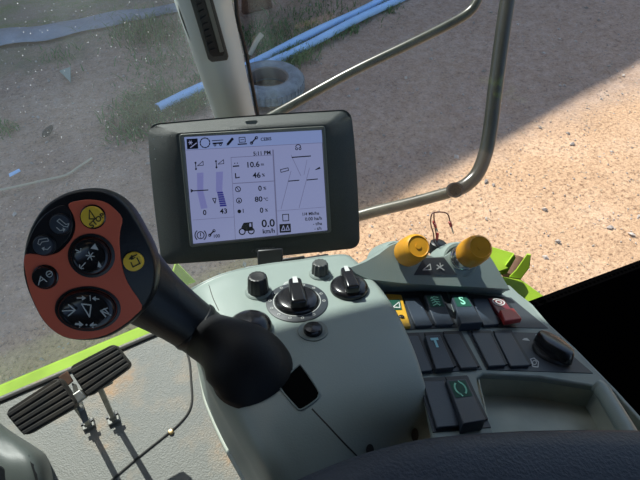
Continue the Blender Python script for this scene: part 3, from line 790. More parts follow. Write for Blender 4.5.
pr.build('tortoise_symbol', M_print, con); pr = Print(lambda x, y: S.at(x, y, .0008)); pr.line([(530.5, 359), (534, 358), (538.5, 362), (538, 367), (533, 366.5)], .9, True); pr.circ(534.5, 362.5, 2, w=.7)
pr.build('knob_symbol', M_print, con)
# storage tray
pr_t = [(478, 376), (484, 373), (540, 376), (597, 386), (606, 400), (630, 440), (640, 480), (500, 480), (488, 420)]
Td = .022
bm = bmesh.new()
upr = [S.at(*p, -.002) for p in pr_t]; ct = sum(upr, V())/len(upr)
dn = [ct+(p-ct)*.97-S.n*Td for p in upr]
U = [bm.verts.new(p) for p in upr]; D = [bm.verts.new(p) for p in dn]
for i in range(len(U)):
    j = (i+1) % len(U); bm.faces.new((U[i], U[j], D[j], D[i]))
bm.faces.new(D)
finish(bm, 'storage_tray', M_tray, con, bevel=.004, seg=3, solid=.0012, label='empty pale storage tray', recalc=False)
rim = [S.at(*p, .001) for p in [(596, 386), (603, 392), (616, 413), (632, 440), (650, 475)]]
bm = bmesh.new(); add_tube(bm, crv(rim, 6), .0065, 12); finish(bm, 'tray_rim', M_cowl, con)

# ---- bridge carrying the amber levers
Bp = Pl(P(440, 290, .478), (.05, -.55, .83))
bl = [(346, 268), (362, 262), (376, 254), (388, 245), (398, 241), (412, 244), (424, 253), (434, 257), (446, 256), (455, 249), (466, 244), (480, 247), (490, 252), (497, 263), (505, 277), (513, 290), (480, 288.3), (440, 286.3), (400, 284), (365, 280), (352, 274)]
bp_ = [Bp.at(*p) for p in bl]
cc = sum(bp_, V())/len(bp_)
bm = bmesh.new()
add_rings(bm, [[cc+(p-cc)*1.0-Bp.n*.05+V((0, .0, -.03)) for p in bp_], [p-Bp.n*.012 for p in bp_], [cc+(p-cc)*.985-Bp.n*.003 for p in bp_], [cc+(p-cc)*.955 for p in bp_]])
bridge = finish(bm, 'lever_bridge', M_cowl, con, angle=45, label='raised grey bridge carrying the two amber levers')
prism('lever_plate', [Bp.at(*p, .0006) for p in [(424, 258), (444, 257.5), (457, 275), (414, 275)]], -Bp.n*.001, M_plate, con)
pr = Print(lambda x, y: Bp.at(x, y, .0014)); pr.line([(423, 270), (430, 264), (431, 269.5)], 1, True); pr.line([(437, 269), (443, 265)], 1); pr.line([(437, 265), (444, 270)], 1); pr.line([(440, 263), (440.5, 268)], .8); pr.build('lever_symbols', M_print, con)
def lever(bx, by, fx, fy, lab, mm):
    b = P(bx, by, .492); f_ = P(fx, fy, .446); ax = f_-b; L = ax.length
    t = thing('lever_knob', lab, 'knob', b, 'amber lever knobs')
    lathe('shroud', [(.024, -.035), (.0215, -.014), (.0195, -.005), (.0175, -.0025), (.0150, -.003), (.0140, -.008)], b, ax, M_cowl, t)
    lathe('sleeve', [(.0125, -.02), (.0125, L*.30), (.0118, L*.36), (.0112, L*.36), (.0112, L*.44)], b, ax, mm, t)
    lathe('sleeve_ring', [(.0128, L*.08), (.0134, L*.1), (.0134, L*.16), (.0128, L*.18)], b, ax, M_chrome, t)
    k = .0138
    lathe('knob_cap', [(k*.9, L*.42), (k*1.0, L*.45), (k*1.02, L*.6), (k*.97, L*.86), (k*.88, L*.96), (k*.74, L), (k*.70, L*.985), (k*.2, L*.985), (k*.2, L*1.0), (k*.06, L*1.0)], b, ax, M_org, t, seg=48)
lever(399, 258, 418.5, 246, 'amber lever knob on a black collar, the one nearer the monitor', M_black)
lever(461, 259, 480.5, 247, 'amber lever knob on a chrome sleeve, the one nearer the green bracket', M_chrome)
# loose wires
wb = P(436, 245, .53)
wt = thing('loose_wires', 'loose dark red wires with crimped red connectors behind the amber knobs', 'wires', wb)
lathe('grommet', [(.009, -.012), (.0095, -.008), (.0095, .0), (.007, .002)], P(439, 243.5, .53), (.3, .2, 1), M_black, wt)
tube('wire', [P(434, 243, .53), P(433.5, 234, .515), P(431, 225, .505), P(431, 217, .50), P(433, 213, .50), P(440, 212, .50), P(447, 213.5, .50), P(449.5, 219, .505), P(450, 223, .505)], .0007, M_wire, wt, seg=8)
tube('wire', [P(437, 243, .53), P(436, 233, .515), P(435, 226, .51), P(434, 218, .50), P(434, 213, .50)], .0007, M_wire, wt, seg=8)
for a, b in (((433.5, 221, .506), (436, 228, .510)), ((449.5, 221.5, .505), (451.5, 227, .507)), ((437.5, 233, .515), (437, 240, .52))):
    a = P(*a); b = P(*b); bm = bmesh.new(); add_tube(bm, [a, a.lerp(b, .1), a.lerp(b, .9), b], [.0008, .0017, .0015, .0007], 10); finish(bm, 'connector', M_conn, wt)
for a, b in (((436, 228, .510), (438, 232, .512)), ((451.5, 227, .507), (453.5, 233.5, .51))):
    bm = bmesh.new(); add_tube(bm, [P(*a), P(*b)], [.0009, .0005], 8); finish(bm, 'pin', M_steel, wt)

# ================================================================== MONITOR
Mp = Pl(P(252, 187, .648), (-.29, -.73, .62))
mon = thing('display_monitor', 'dark grey control monitor with a lit lavender screen', 'monitor', P(262, 268, .60))
OC = [Mp.at(*p) for p in [(144, 123), (353.5, 107.5), (362, 249.5), (159.5, 267)]]
IC = [Mp.at(*p) for p in [(178.5, 134), (325, 125.5), (331.5, 232.5), (190, 247.5)]]
SCN = [Mp.at(*p) for p in [(184, 137), (321.5, 130), (327.5, 230.5), (193, 244)]]
def rrect(c, rad, n=6, bulge=0.0, scale=1.0):
    """rounded rectangle through corners TL,TR,BR,BL."""
    W = (c[1]-c[0]).length; Hh = (c[3]-c[0]).length; out = []
    def q(u, v): return c[0].lerp(c[1], u).lerp(c[3].lerp(c[2], u), v)
    ru, rv = rad/W, rad/Hh
    for (cu, cv, a0) in ((ru, rv, 180), (1-ru, rv, 270), (1-ru, 1-rv, 0), (ru, 1-rv, 90)):
        for k in range(n+1):
            t = math.radians(a0+90*k/n); out.append(q(cu+ru*math.cos(t), cv+rv*math.sin(t)))
        # points along the next side
        nu = {180: (1-ru, 0), 270: (1, 1-rv), 0: (ru, 1), 90: (0, rv)}[a0]
        st = (cu+ru*math.cos(math.radians(a0+90)), cv+rv*math.sin(math.radians(a0+90)))
        for k in range(1, 6):
            f = k/6; u = st[0]+(nu[0]-st[0])*f; v = st[1]+(nu[1]-st[1])*f
            bg = bulge*math.sin(PI*f)
            du, dv = {180: (0, -1), 270: (1, 0), 0: (0, 1), 90: (-1, 0)}[a0]
            out.append(q(u+du*bg/W, v+dv*bg/Hh))
    ce = (c[0]+c[1]+c[2]+c[3])/4
    return [ce+(p-ce)*scale for p in out]
n = Mp.n
ring = rrect(OC, .014, bulge=.0015); inner = rrect(IC, .004)
bm = bmesh.new()
ce = sum(OC, V())/4; dv_ = (OC[3]-OC[0])
def td(p):   # the top edge of the bezel rolls back further
    v = (p-OC[0]).dot(dv_)/dv_.length_squared
    return .011*max(0, min(1, 1-v*7))
add_rings(bm, [[ce+(p-ce)*.72-n*.054 for p in ring], [ce+(p-ce)*.94-n*.036 for p in ring], [p-n*.022 for p in ring], [p-n*(.0125+td(p)*.55) for p in ring], [ce+(p-ce)*.990-n*(.0085+td(p)) for p in ring],
               [p.lerp(ce+(q-ce)*.97, .5)-n*(.0022+td(q)*.45) for p, q in zip(inner, ring)], [p.lerp(ce+(q-ce)*.96, .10)+n*.0004 for p, q in zip(inner, ring)], inner], True, False)
finish(bm, 'housing', M_mon, mon, angle=60)
bm = bmesh.new(); i2 = rrect(SCN, .001)
add_rings(bm, [inner, [p.lerp(q, .25)+n*.0015 for p, q in zip(inner, i2)], [p.lerp(q, .7)+n*.001 for p, q in zip(inner, i2)], [p-n*.003 for p in i2], [p-n*.006 for p in i2]], False, False)
finish(bm, 'screen_surround', M_sur, mon, angle=60)
bm = bmesh.new(); bm.faces.new([bm.verts.new(p-n*.0022) for p in i2]); bmesh.ops.recalc_face_normals(bm, faces=bm.faces)
for f in bm.faces:
    f.normal_update()
    if f.normal.dot(n) < 0: f.normal_flip()
scr = finish(bm, 'screen', M_scr, mon, smooth=False, recalc=False, angle=0, label='lit lavender screen with black readouts')
def sp(x, y): return Mp.at(x, y, -.0019)
def sp2(x, y): return Mp.at(x, y, -.0015)
def SL(x, y): return (x, y)
A_ = -4.0   # text runs slightly uphill
# light grey / tinted areas
pr = Print(sp)
pr.face([(186, 150), (322.6, 142.5), (321.5, 130), (184, 137.3)])
pr.build('menu_band', M_bar2, scr)
pr = Print(sp)
bar1 = [(197, 173.5), (203.5, 173), (203, 190), (207, 208), (201, 209), (197.2, 191)]
pr.face([(197, 173), (203.5, 172.5), (203.3, 191), (197.2, 191.5)]); pr.face([(197.2, 191.5), (203.3, 191), (207.5, 208), (201, 209)])
pr.face([(216, 172), (223, 171.5), (222.3, 192), (216, 192)])
pr.build('gauge_bars', M_bar, scr)
pr = Print(sp2)
for k in range(7):
    t0, t1 = k/7, (k+.8)/7
    l = lambda t: (217+3.2*t, 192+15*t); r = lambda t: (222.8+4.0*t, 191.6+15*t)
    pr.face([l(t0), r(t0), r(t1), l(t1)])
pr.build('gauge_fill', M_blue, scr)
pr = Print(sp2)
pr.line([(186, 150.2), (322.6, 142.7)], .5); pr.line([(231, 157.5), (272, 155)], .6); pr.line([(231, 157.5), (235.5, 241)], .5); pr.line([(273, 150), (277.5, 236)], 1.4)
pr.line([(233, 183.5), (274, 181)], .8); pr.line([(193, 220), (234, 217)], .4)
pr.line([(291, 155), (301, 176)], .5); pr.line([(303, 162), (299, 175)], .0001)
pr.line([(291, 171), (281, 209)], .5); pr.line([(309.5, 168), (299, 208)], .5); pr.line([(277, 211), (325, 207)], .4); pr.line([(304, 175), (307, 160)], .4)
pr.build('divider_lines', M_lgrey, scr)
pr = Print(sp2)
# menu icons
pr.face([(186.5, 139), (197.5, 138.4), (198.3, 148.6), (187.2, 149.2)])
for k in range(10):
    a0 = k*36; pr.circ(205, 142.8, 4.8, w=1.1, n=4, a0=a0, a1=a0+24)
pr.line([(212, 140.8), (223, 140)], .8); pr.line([(213, 143.5), (222.5, 142.8)], 1.5); pr.circ(215, 145, 1.0, w=.7); pr.circ(220.5, 144.6, 1.0, w=.7)
pr.line([(228, 144), (232.5, 138.8)], 2.6); pr.line([(227, 145.3), (228, 144)], 1)
pr.line([(239, 137.5), (245, 137.2), (245.4, 142), (239.3, 142.3)], .7, True); pr.line([(238, 144.3), (246.6, 143.8)], 1.2); pr.line([(240.5, 139.8), (244, 139.6)], .6)
pr.line([(251.5, 143), (256, 138)], 1.3); pr.circ(251.5, 143, 1.3, w=.8, n=8); pr.circ(256.4, 137.8, 1.3, w=.8, n=8)
pr.text('CEBIS', 266, 139.2, 4.4, A_)
pr.text('5:11 PM', 262, 153.3, 5.4, A_)
pr.build('menu_icons', M_ink, scr); pr = Print(sp2)
# left icons
for ox, oy in ((0, 0), (20.5, -1.6)):
    pr.line([(195.5+ox, 163+oy), (196+ox, 168.5+oy)], .8); pr.circ(195.5+ox, 162.8+oy, 1); pr.circ(196+ox, 169+oy, 1)
    pr.line([(197.5+ox, 165.8+oy), (203+ox, 161.2+oy), (203.3+ox, 165.2+oy)], .6, True)
pr.line([(191, 191), (208, 190)], 1.0); pr.face([(190.6, 188.8), (193.6, 190.6), (191, 192.8)])
pr.line([(212.5, 198.6), (216, 198.2), (215, 203.2)], .8, True)
pr.text('0', 204.7, 212.8, 7, A_); pr.text('43', 223.7, 211.4, 7, A_, sx=1.1)
pr.circ(200.6, 235.2, 3.5, w=.9); pr.circ(200.6, 235.2, 5.6, w=1.0, a0=-50, a1=50, n=8); pr.circ(200.6, 235.2, 5.6, w=1.0, a0=130, a1=230, n=8); pr.line([(200.4, 233), (200.6, 236)], .9); pr.circ(200.7, 237.4, .5, n=8)
pr.line([(210, 235), (213.5, 231.2)], 1.4); pr.circ(209.8, 235.2, 1.2, w=.8, n=8); pr.circ(214, 230.8, 1.2, w=.8, n=8); pr.text('100', 216.5, 236.2, 4.6, A_)
pr.build('gauge_lettering', M_ink, scr); pr = Print(sp2)
# middle readouts
pr.text('10.6', 252.8, 164.8, 7.6, A_, sx=1.05); pr.text('m', 262.4, 164.3, 4.2, A_)
pr.text('46', 256.7, 175.5, 7.6, A_, sx=1.05); pr.text('%', 263.4, 175.2, 4.2, A_)
pr.text('0', 260, 188.6, 7.2, A_); pr.text('%', 264.8, 188.4, 4.2, A_)
pr.text('80', 258.6, 199.4, 7.2, A_, sx=1.1); pr.text('°C', 265.8, 199.4, 4.2, A_)
pr.text('0', 261.6, 210.5, 7.2, A_); pr.text('%', 266.4, 210.3, 4.2, A_)
pr.text('0.0', 268.2, 223.6, 10.5, A_, sx=1.05); pr.text('km/h', 268.8, 231.2, 6.2, A_)
pr.line([(233.2, 166.3), (238.8, 165.9)], 1.3); pr.circ(234.8, 163.3, .6, n=8); pr.circ(237.4, 163.1, .6, n=8)
pr.line([(235.4, 173.5), (235.8, 178), (239.5, 177.2)], 1.1)
pr.circ(238, 189.2, 2.5, w=.8); pr.line([(236.8, 187.6), (239, 190.6)], .7)
pr.circ(239, 200.6, 2.5, w=.8); pr.face([(238, 202.2), (239, 198.6), (240.2, 202)])
pr.circ(239.3, 211.4, 1.9); pr.text('1', 243.2, 211, 5.5, A_)
pr.build('readout_lettering', M_ink, scr); pr = Print(sp2)
# harvester icon
pr.face([(241.2, 227.6), (243.6, 222.8), (252.6, 222), (253, 230.6), (245, 231.2)]); pr.circ(242.2, 231.6, 2.9, w=1.1); pr.circ(251.2, 231, 2.9, w=1.1)
pr.build('harvester_icon', M_ink, scr); pr = Print(sp2)
# right icons
pr.circ(298.2, 147, 2.4, w=.8, a0=180, a1=360); pr.circ(296.6, 148.8, 1.1, w=.7, n=8); pr.circ(300, 148.6, 1.1, w=.7, n=8)
pr.line([(292, 157.4), (310.5, 156)], 1.1); pr.line([(288.3, 181.2), (299, 180.2)], 1.0); pr.line([(307, 180), (317.5, 179)], 1.0)
pr.line([(280.5, 169.6), (288, 167.8), (288.6, 170.4), (281, 172.4)], .7, True); pr.face([(315, 169.6), (319.6, 166.8), (320.6, 168.6), (316, 170)])
pr.line([(282.5, 214.6), (288.5, 214.2), (288.8, 220.6), (283, 221)], .8, True)
pr.face([(279.4, 224.2), (290.6, 223.6), (291, 232.2), (279.8, 232.8)])
pr.text('1/4 Mh/ha', 310.5, 213.8, 4.3, A_); pr.text('0.00 ha/h', 313.5, 218.8, 4.6, A_); pr.text('- t/ha', 317.5, 223.8, 4.2, A_); pr.text('- t/h', 318, 228.6, 4.2, A_)
pr.build('status_lettering', M_ink, scr)
pr = Print(lambda x, y: Mp.at(x, y, -.0012))
for a_ in (0, 60, 120):
    t = math.radians(a_); pr.line([(190.4-2*math.cos(t), 142.6-2*math.sin(t)), (190.4+2*math.cos(t), 142.6+2*math.sin(t))], .7)
pr.line([(190.5, 147.6), (196.5, 143)], .9)
pr.build('inverted_star', M_scr, scr); pr = Print(lambda x, y: Mp.at(x, y, -.0012)); pr.line([(281.5, 230.6), (283.4, 225.8), (285, 230.4)], .8, True); pr.line([(286, 230.2), (287.6, 225.6), (289.4, 230)], .8, True)
pr.face([(249.4, 223.4), (251.2, 223.3), (251.3, 226.6), (249.4, 226.7)])
pr.build('icon_marking', M_scr, scr)
# bezel details
pr = Print(lambda x, y: Mp.at(x, y, .0010)); pr.text('CEBIS', 265, 250.4, 7.2, A_, sx=1.1); pr.line([(253.5, 249.5), (251.5, 251.2), (253.5, 252.6)], .6); pr.line([(277, 248), (279, 249.6), (277, 251.2)], .6)
pr.build('bezel_lettering', M_grey, mon)
pr = Print(lambda x, y: Mp.at(x, y, .0011))
for x, y in ((153.5, 138.8), (162, 137.2), (171.5, 135.8), (154.5, 149), (155.2, 159)): pr.circ(x, y, .55, n=8)
pr.build('indicator_dots', M_print, mon)
tb_ = [Mp.at(*p, .0006) for p in [(244.5, 121.5), (247, 120.4), (256, 119.9), (258, 121.2), (256, 124.2), (247, 124.6)]]
prism('top_button', tb_, n*.0012, M_sur, mon, bevel=.0004)
# mount
a, b = Mp.at(278, 262, -.035), onc(300, 266, -.012)
bm = bmesh.new()
c = Mp.at(262, 256, -.03); dwn = onc(268, 268, -.01)
mpl = Pl(P(268, 262, .575), (-.2, -.6, .75))
prism('mount_bracket', [mpl.at(*p) for p in [(257, 250), (283, 248), (283, 266.5), (276, 268), (262, 268.5), (258, 268)]], -mpl.n*.03, M_black, mon, bevel=.002)
prism('mount_plate', [mpl.at(*p, .004) for p in [(282, 258.4), (305, 255.8), (305, 263), (283, 266)]], -mpl.n*.02, M_black, mon, bevel=.0015)
prism('mount_foot', [mpl.at(*p, -.012) for p in [(242, 268), (250, 265.5), (265, 264), (312, 256), (328, 253.5), (331, 258), (262, 272), (243, 273)]], -mpl.n*.02, M_black, mon, bevel=.002)

# ================================================================== JOYSTICK
jb = onc(262, 375)
joy = thing('joystick', 'black joystick with an orange red button face standing on the console', 'joystick', jb)
gc = P(88, 264, .335); gv = ray(88, 264).normalized()
G = Pl(gc, -gv - rt*.30 - up*.14)
out = [(22, 262), (27, 234), (40, 210), (58, 196.5), (78, 190), (97, 189.5), (113, 195), (128, 208), (141, 229), (152, 252), (155.5, 272), (152, 295), (140, 314), (124, 328), (106, 338), (85, 341.5), (62, 338), (43, 323), (30, 299), (23.5, 280)]
oc = crv([G.at(*p) for p in out], 4, True); cg = sum(oc, V())/len(oc); n = G.n
def sc_(k, h): return [cg+(p-cg)*k+n*h for p in oc]
bm = bmesh.new()
add_rings(bm, [sc_(.40, -.040), sc_(.78, -.0375), sc_(.93, -.031), sc_(1.0, -.020), sc_(1.015, -.012), sc_(1.01, -.005), sc_(.985, -.001), sc_(.955, 0)])
finish(bm, 'grip_head', M_grip, joy, angle=70)
redp = [(69, 204.5), (78, 201), (90, 199.5), (104, 201.5), (114, 208), (122.5, 218.5), (120.2, 232), (120, 247), (122.5, 266), (128, 283), (142, 305), (136, 314.5), (124, 324.5), (106, 334.5), (85, 338.5), (63, 335.5), (45, 320.5), (33, 297.5), (27, 276), (26, 254.5), (46, 255), (58, 252.5), (66, 246), (73, 237), (76, 226), (74, 215)]
prism('face_plate', [q for q in crv([G.at(*p, 0) for p in redp], 3, True)], n*.0016, M_red, joy, bevel=.0004, label='orange red face plate')
def gbtn(x, y, r, name, m, h=.004, ry=None, rot=0, ringm=M_blackg, ringr=1.14, dish=False, label=None):
    o = G.at(x, y, .0012); u = (G.at(x+5, y, .0012)-o).normalized(); w = n.cross(u).normalized()
    s = (G.at(x+5, y, .0012)-o).length/5
    ry = ry or r
    ca, sa = math.cos(math.radians(rot)), math.sin(math.radians(rot))
    def el(k, hh): return [o+n*hh+(u*(math.cos(t)*r*ca-math.sin(t)*ry*sa)+w*(math.cos(t)*r*sa+math.sin(t)*ry*ca))*s*k for t in [2*PI*j/40 for j in range(40)]]
    if ringr:
        bm = bmesh.new(); add_rings(bm, [el(ringr, -.001), el(ringr, .0012), el(1.05, .0016), el(1.02, .0008)], False, False); finish(bm, 'button_ring', ringm, joy)
    bm = bmesh.new()
    if dish: add_rings(bm, [el(1.0, -.001), el(1.0, h*.7), el(.93, h), el(.82, h*1.05), el(.75, h*.8), el(.4, h*.55)])
    else: add_rings(bm, [el(1.0, -.001), el(1.0, h*.75), el(.94, h), el(.6, h*1.08), el(.2, h*1.1)])
    return finish(bm, name, m, joy, label=label)
def gsym(btn, fn, m, h):
    p = Print(lambda x, y: G.at(x, y, h)); fn(p); p.build('symbol', m, btn)
# yellow stop button
b = gbtn(93.4, 216.8, 11.3, 'push_button', M_yel, label='yellow stop button')
def s1(p):
    p.line([(89.5, 210), (95.5, 219), (89.2, 219)], 1, True); p.text('STOP', 97.2, 220.6, 7.6, -42)
gsym(b, s1, M_dprint, .0062)
b = gbtn(134, 261.3, 10, 'push_button', M_yel, ringr=0, h=.003, label='yellow button on the black side of the grip')
def s2(p):
    p.line([(130, 258), (137, 254.5)], 1.2); p.line([(137, 258), (140, 263.5), (133, 267), (131, 262.5)], 1.2); p.face([(128.5, 259.5), (132, 254.5), (133.5, 259.5)]); p.line([(135, 257.5), (131.5, 259.5)], 1)
gsym(b, s2, M_dprint, .0050)
# two black buttons top left
padp = [(27.5, 252.5), (30, 239), (36, 226), (46, 214), (58, 206.5), (67, 205.5), (72, 214), (73.5, 226), (70.5, 236), (63, 245), (55, 251.5), (44, 253)]
prism('button_pad', crv([G.at(*p, 0) for p in padp], 3, True), n*.0015, M_blackg, joy, bevel=.0004)
b = gbtn(61.7, 224, 10.2, 'push_button', M_sw, ringm=M_swb, label='black button with an upward auger arrow')
gsym(b, lambda p: (p.line([(57, 221), (59.5, 219), (66, 224.5), (69, 223.5), (67.5, 227), (63.5, 226.2)], .7, True), p.line([(56.5, 227.5), (60, 230.5), (63.5, 229.8)], .8), p.face([(62.5, 227.5), (65.5, 229), (63.5, 232)])), M_print, .0062)
b = gbtn(45, 245, 10.2, 'push_button', M_sw, ringm=M_swb, label='black button with a downward auger arrow')
gsym(b, lambda p: (p.line([(37.8, 243.5), (39, 239.5), (47.5, 238), (48.5, 241), (42, 242), (40, 245)], .7, True), p.line([(50.5, 246.5), (47.5, 249.5), (43.5, 249)], .8), p.face([(44.5, 246.8), (41.5, 248.2), (44, 251)])), M_print, .0062)
# round mini joystick
b = gbtn(92, 255.6, 19.5, 'thumb_pad', M_blackg, h=.0055, ringr=1.2, ringm=M_black, dish=True, label='round gloss black thumb pad with arrows')
def s3(p):
    for a_ in (0, 60, 120):
        t = math.radians(a_+8); p.line([(90.2-4.2*math.cos(t), 256-4.2*math.sin(t)), (90.2+4.2*math.cos(t), 256+4.2*math.sin(t))], 1)
    p.line([(74, 249), (80.5, 252)], .9); p.line([(80.8, 248.6), (80.5, 252), (76.6, 252.4)], .9)
    p.line([(85.5, 262.5), (79.8, 268.8)], .9); p.line([(79.6, 264.8), (79.8, 268.8), (83.6, 268.4)], .9)
    p.face([(90.5, 248.5), (95, 243.4), (98.4, 250)]); p.face([(97.6, 267), (98.4, 261), (102.6, 268)])
gsym(b, s3, M_print, .0066)
b = gbtn(45.8, 276.8, 11.6, 'push_button', M_blackg, label='black button with a letter A')
def s4(p):
    p.line([(38.4, 285), (40.6, 276.5), (46.8, 281.6)], 1.0); p.line([(39.4, 281.6), (43.6, 279.2)], .8); p.circ(49.3, 274, 3, w=.9); p.line([(47, 275.5), (51.5, 272.6)], .8)
gsym(b, s4, M_print, .0064)
b = gbtn(88.5, 308.6, 28.5, 'speed_rocker', M_blackg, h=.0055, ry=21, rot=0, ringr=1.15, ringm=M_black, dish=True, label='large oval gloss black rocker with arrows')
def s5(p):
    p.line([(61.6, 311), (75, 310.3)], 1.1); p.line([(68.5, 304.6), (75.3, 310.2), (68.2, 315.8)], 1.2)
    p.line([(110, 314.6), (101, 311)], 1.1); p.line([(107.5, 308), (100.6, 310.8), (105.6, 316.6)], 1.3); p.line([(104, 308.5), (111, 315.5)], .9)
    p.line([(81.5, 304), (91, 305), (89.6, 317)], 1.2, True)
    p.line([(77, 298), (84, 298)], 1.0); p.face([(82, 295.6), (86, 298), (82, 300.4)]); p.line([(90, 295.5), (90.3, 300.5)], .8); p.face([(92, 298.6), (95.6, 296), (95.8, 301)]); p.line([(95, 298.6), (99, 299.2)], 1)
    p.line([(75.5, 324), (79, 324.2)], 2); p.face([(79, 321), (83.5, 324.6), (79, 328)]); p.circ(86.5, 324.8, 1, n=8); p.face([(89.4, 325.2), (93.6, 321.8), (93.4, 328.4)]); p.line([(93.5, 325), (96.5, 325)], 2)
gsym(b, s5, M_print, .0069)
# handle
hpts = [P(108, 266, .374), P(130, 281, .381), P(155, 299, .389), P(181, 317, .397), P(203, 333, .405), P(222, 347, .410)]
tube('handle', hpts, [.031, .031, .0255, .0222, .0210, .0205], M_grip, joy, n=8, seg=32)
a = P(196, 327.5, .402); dirn = (P(222, 347, .410)-P(182, 315, .397)).normalized()
lathe('collar', [(.0205, -.004), (.0222, -.003), (.0224, .0), (.0215, .0025)], a, dirn, M_grip, joy)
# boot
bb = onc(254, 368) - H.n*.004
pts = [P(205, 335, .404), P(222, 347, .410), P(240, 358, .414)]
axb = (P(212, 338, .398)-bb)
axb = (axb.normalized()*.55 + H.n*.45).normalized()
rings = []
c0 = bb; c3 = P(206, 336, .405)
ctr = crv([c0, c0.lerp(c3, .22)+H.n*.006, c0.lerp(c3, .55)+H.n*.006, c3], 8)
rad = [x[0] for x in crv([(.0315, 0, 0), (.0305, 0, 0), (.0235, 0, 0), (.0208, 0, 0)], 8)]
a0, b0 = frame_of(H.n); a1, b1 = None, None
bm = bmesh.new()
for i, (c, r) in enumerate(zip(ctr, rad)):
    t = i/(len(ctr)-1); ax = H.n.lerp((c3-c0).normalized(), min(1, t*1.5)).normalized()
    e1_ = (rt - ax*rt.dot(ax)).normalized(); e2_ = ax.cross(e1_)
    rings.append([c+(e1_*math.cos(2*PI*k/40)+e2_*math.sin(2*PI*k/40))*r for k in range(40)])
r0_ = [bb-H.n*.004+(p-c0)*1.0 for p in rings[0]]
add_rings(bm, [r0_]+rings); finish(bm, 'boot', M_rub, joy, angle=70)

# ================================================================== ARMREST PAD, BLACK PANEL, PEDALS, COLUMN
Q = Pl(P(450, 437, .300), (.16, .02, 1))
po = [(262, 500), (284, 486), (310, 474.5), (345, 460.5), (385, 449), (430, 440.5), (500, 435), (570, 433), (640, 433.5), (690, 437), (730, 455), (750, 500), (745, 590), (700, 640), (500, 660), (320, 640), (262, 570)]
qc = crv([Q.at(*p) for p in po], 4, True); cq = sum(qc, V())/len(qc); n = Q.n
def qs(k, h): return [cq+(p-cq)*k+n*h for p in qc]
bm = bmesh.new()
add_rings(bm, [qs(.93, -.040), qs(.99, -.034), qs(1.0, -.02), qs(1.0, -.004), qs(.985, .003), qs(.95, .008), qs(.86, .012), qs(.6, .015), qs(.2, .016)])
o = finish(bm, 'armrest_pad', M_pad, angle=80); tag(o, 'dark blue black padded armrest cushion along the bottom beside the console', 'armrest')

# black perforated panel
a = P(530, 309.5, .66); b = onz(720, 238, a.z)
hz = (b-a).normalized(); W_ = .62; pn = V((-hz.y, hz.x, 0)); dn_ = pn*-.15 + V((0, 0, -.45))
bm = bmesh.new()
add_prism(bm, [a-hz*.05+dn_, a+hz*W_+dn_, a+hz*W_, a-hz*.05], pn*.012)
bpn = thing('mesh_screen', 'solid black mesh sun screen standing right of the console', 'screen', a+hz*.2+dn_)
finish(bm, 'mesh_cloth', M_blk, bpn, smooth=False)
bm = bmesh.new()
for k in range(90):
    c = a+hz*(-.045+k*(W_+.04)/90)+pn*.006; 
    add_lathe(bm, [(.0021, -.001), (.0021, .0014), (.001, .0024)], c, (0, 0, 1), 8)
finish(bm, 'scalloped_hem', M_blk, bpn)
bm = bmesh.new()
add_box(bm, a+hz*.285+dn_+pn*.006, W_+.05, .02, .02, (hz, pn, V((0, 0, 1)))); finish(bm, 'lower_rail', M_black, bpn, bevel=.003)

# pedals
def pedal(q, z, lab, foot, att):
    Pp = Pl(onz(*q[0], z), (0, -.50, .86))
    W = [Pp.at(*p) for p in q]; c = sum(W, V())/4; W = [c+(p-c)*1.05 for p in W]; n = Pp.n
    t = thing('brake_pedal', lab, 'pedal', V((onz(*foot, FLOOR).x, onz(*foot, FLOOR).y, FLOOR)), 'brake pedals')
    L = rrect(W, .011, n=5)
    bm = bmesh.new()
    add_rings(bm, [[c+(p-c)*.94-n*.026 for p in L], [p-n*.022 for p in L], [p-n*.005 for p in L], [c+(p-c)*.97 for p in L]])
    pad = finish(bm, 'rubber_pad', M_ped, t, angle=50)
    bm = bmesh.new(); u = (W[1]-W[0]); v = (W[3]-W[0])
    for k in range(5):
        f = .10+.178*k
        s = [W[0].lerp(W[3], f+g).lerp(W[1].lerp(W[2], f+g), e) for e, g in ((.03, 0), (.97, 0), (.97, .125), (.03, .125))]
        add_prism(bm, s, n*.004)
    finish(bm, 'grip_rib', M_ped, pad, bevel=.0012)
    ft = V((onz(*foot, FLOOR).x, onz(*foot, FLOOR).y, FLOOR))
    back = c - n*.028
    # arm
    rg = Pp.at(*att)-n*.028
    bm = bmesh.new()
    dirn = (rg-ft); d = dirn.normalized(); a_ = V((1, 0, 0)); b_ = d.cross(a_).normalized()
    add_prism(bm, [ft+a_*x+b_*y for x, y in ((-.0045, -.007), (.0045, -.007), (.0045, .007), (-.0045, .007))], dirn+d*.005)
    finish(bm, 'pedal_arm', M_steel, t, bevel=.0015)
    bm = bmesh.new(); add_box(bm, rg+n*.006, .045, .018, .018, (u.normalized(), v.normalized(), n)); finish(bm, 'pad_bracket', M_steel, t, bevel=.002)
    bm = bmesh.new(); add_box(bm, ft+d*.025, .014, .015, .012); add_box(bm, ft+V((0, 0, .004)), .024, .020, .008); finish(bm, 'hinge_block', mat('dull_steel', (.22, .22, .20), .6, metal=.4), t, bevel=.0015)
    bm = bmesh.new(); add_lathe(bm, [(.004, -.012), (.004, .012)], ft+d*.025, (1, 0, 0), 6); finish(bm, 'hinge_pin', M_black, t)
    return t, rg
t1, g1 = pedal([(5, 412), (58, 377.5), (77, 406), (25, 436)], 2.322, 'worn black ribbed brake pedal nearer the steering column', (89, 425), (69, 402))
t2, g2 = pedal([(69, 367.5), (114, 344), (131, 366), (88, 397)], 2.322, 'worn black ribbed brake pedal farther from the steering column', (114, 420), (96, 386))
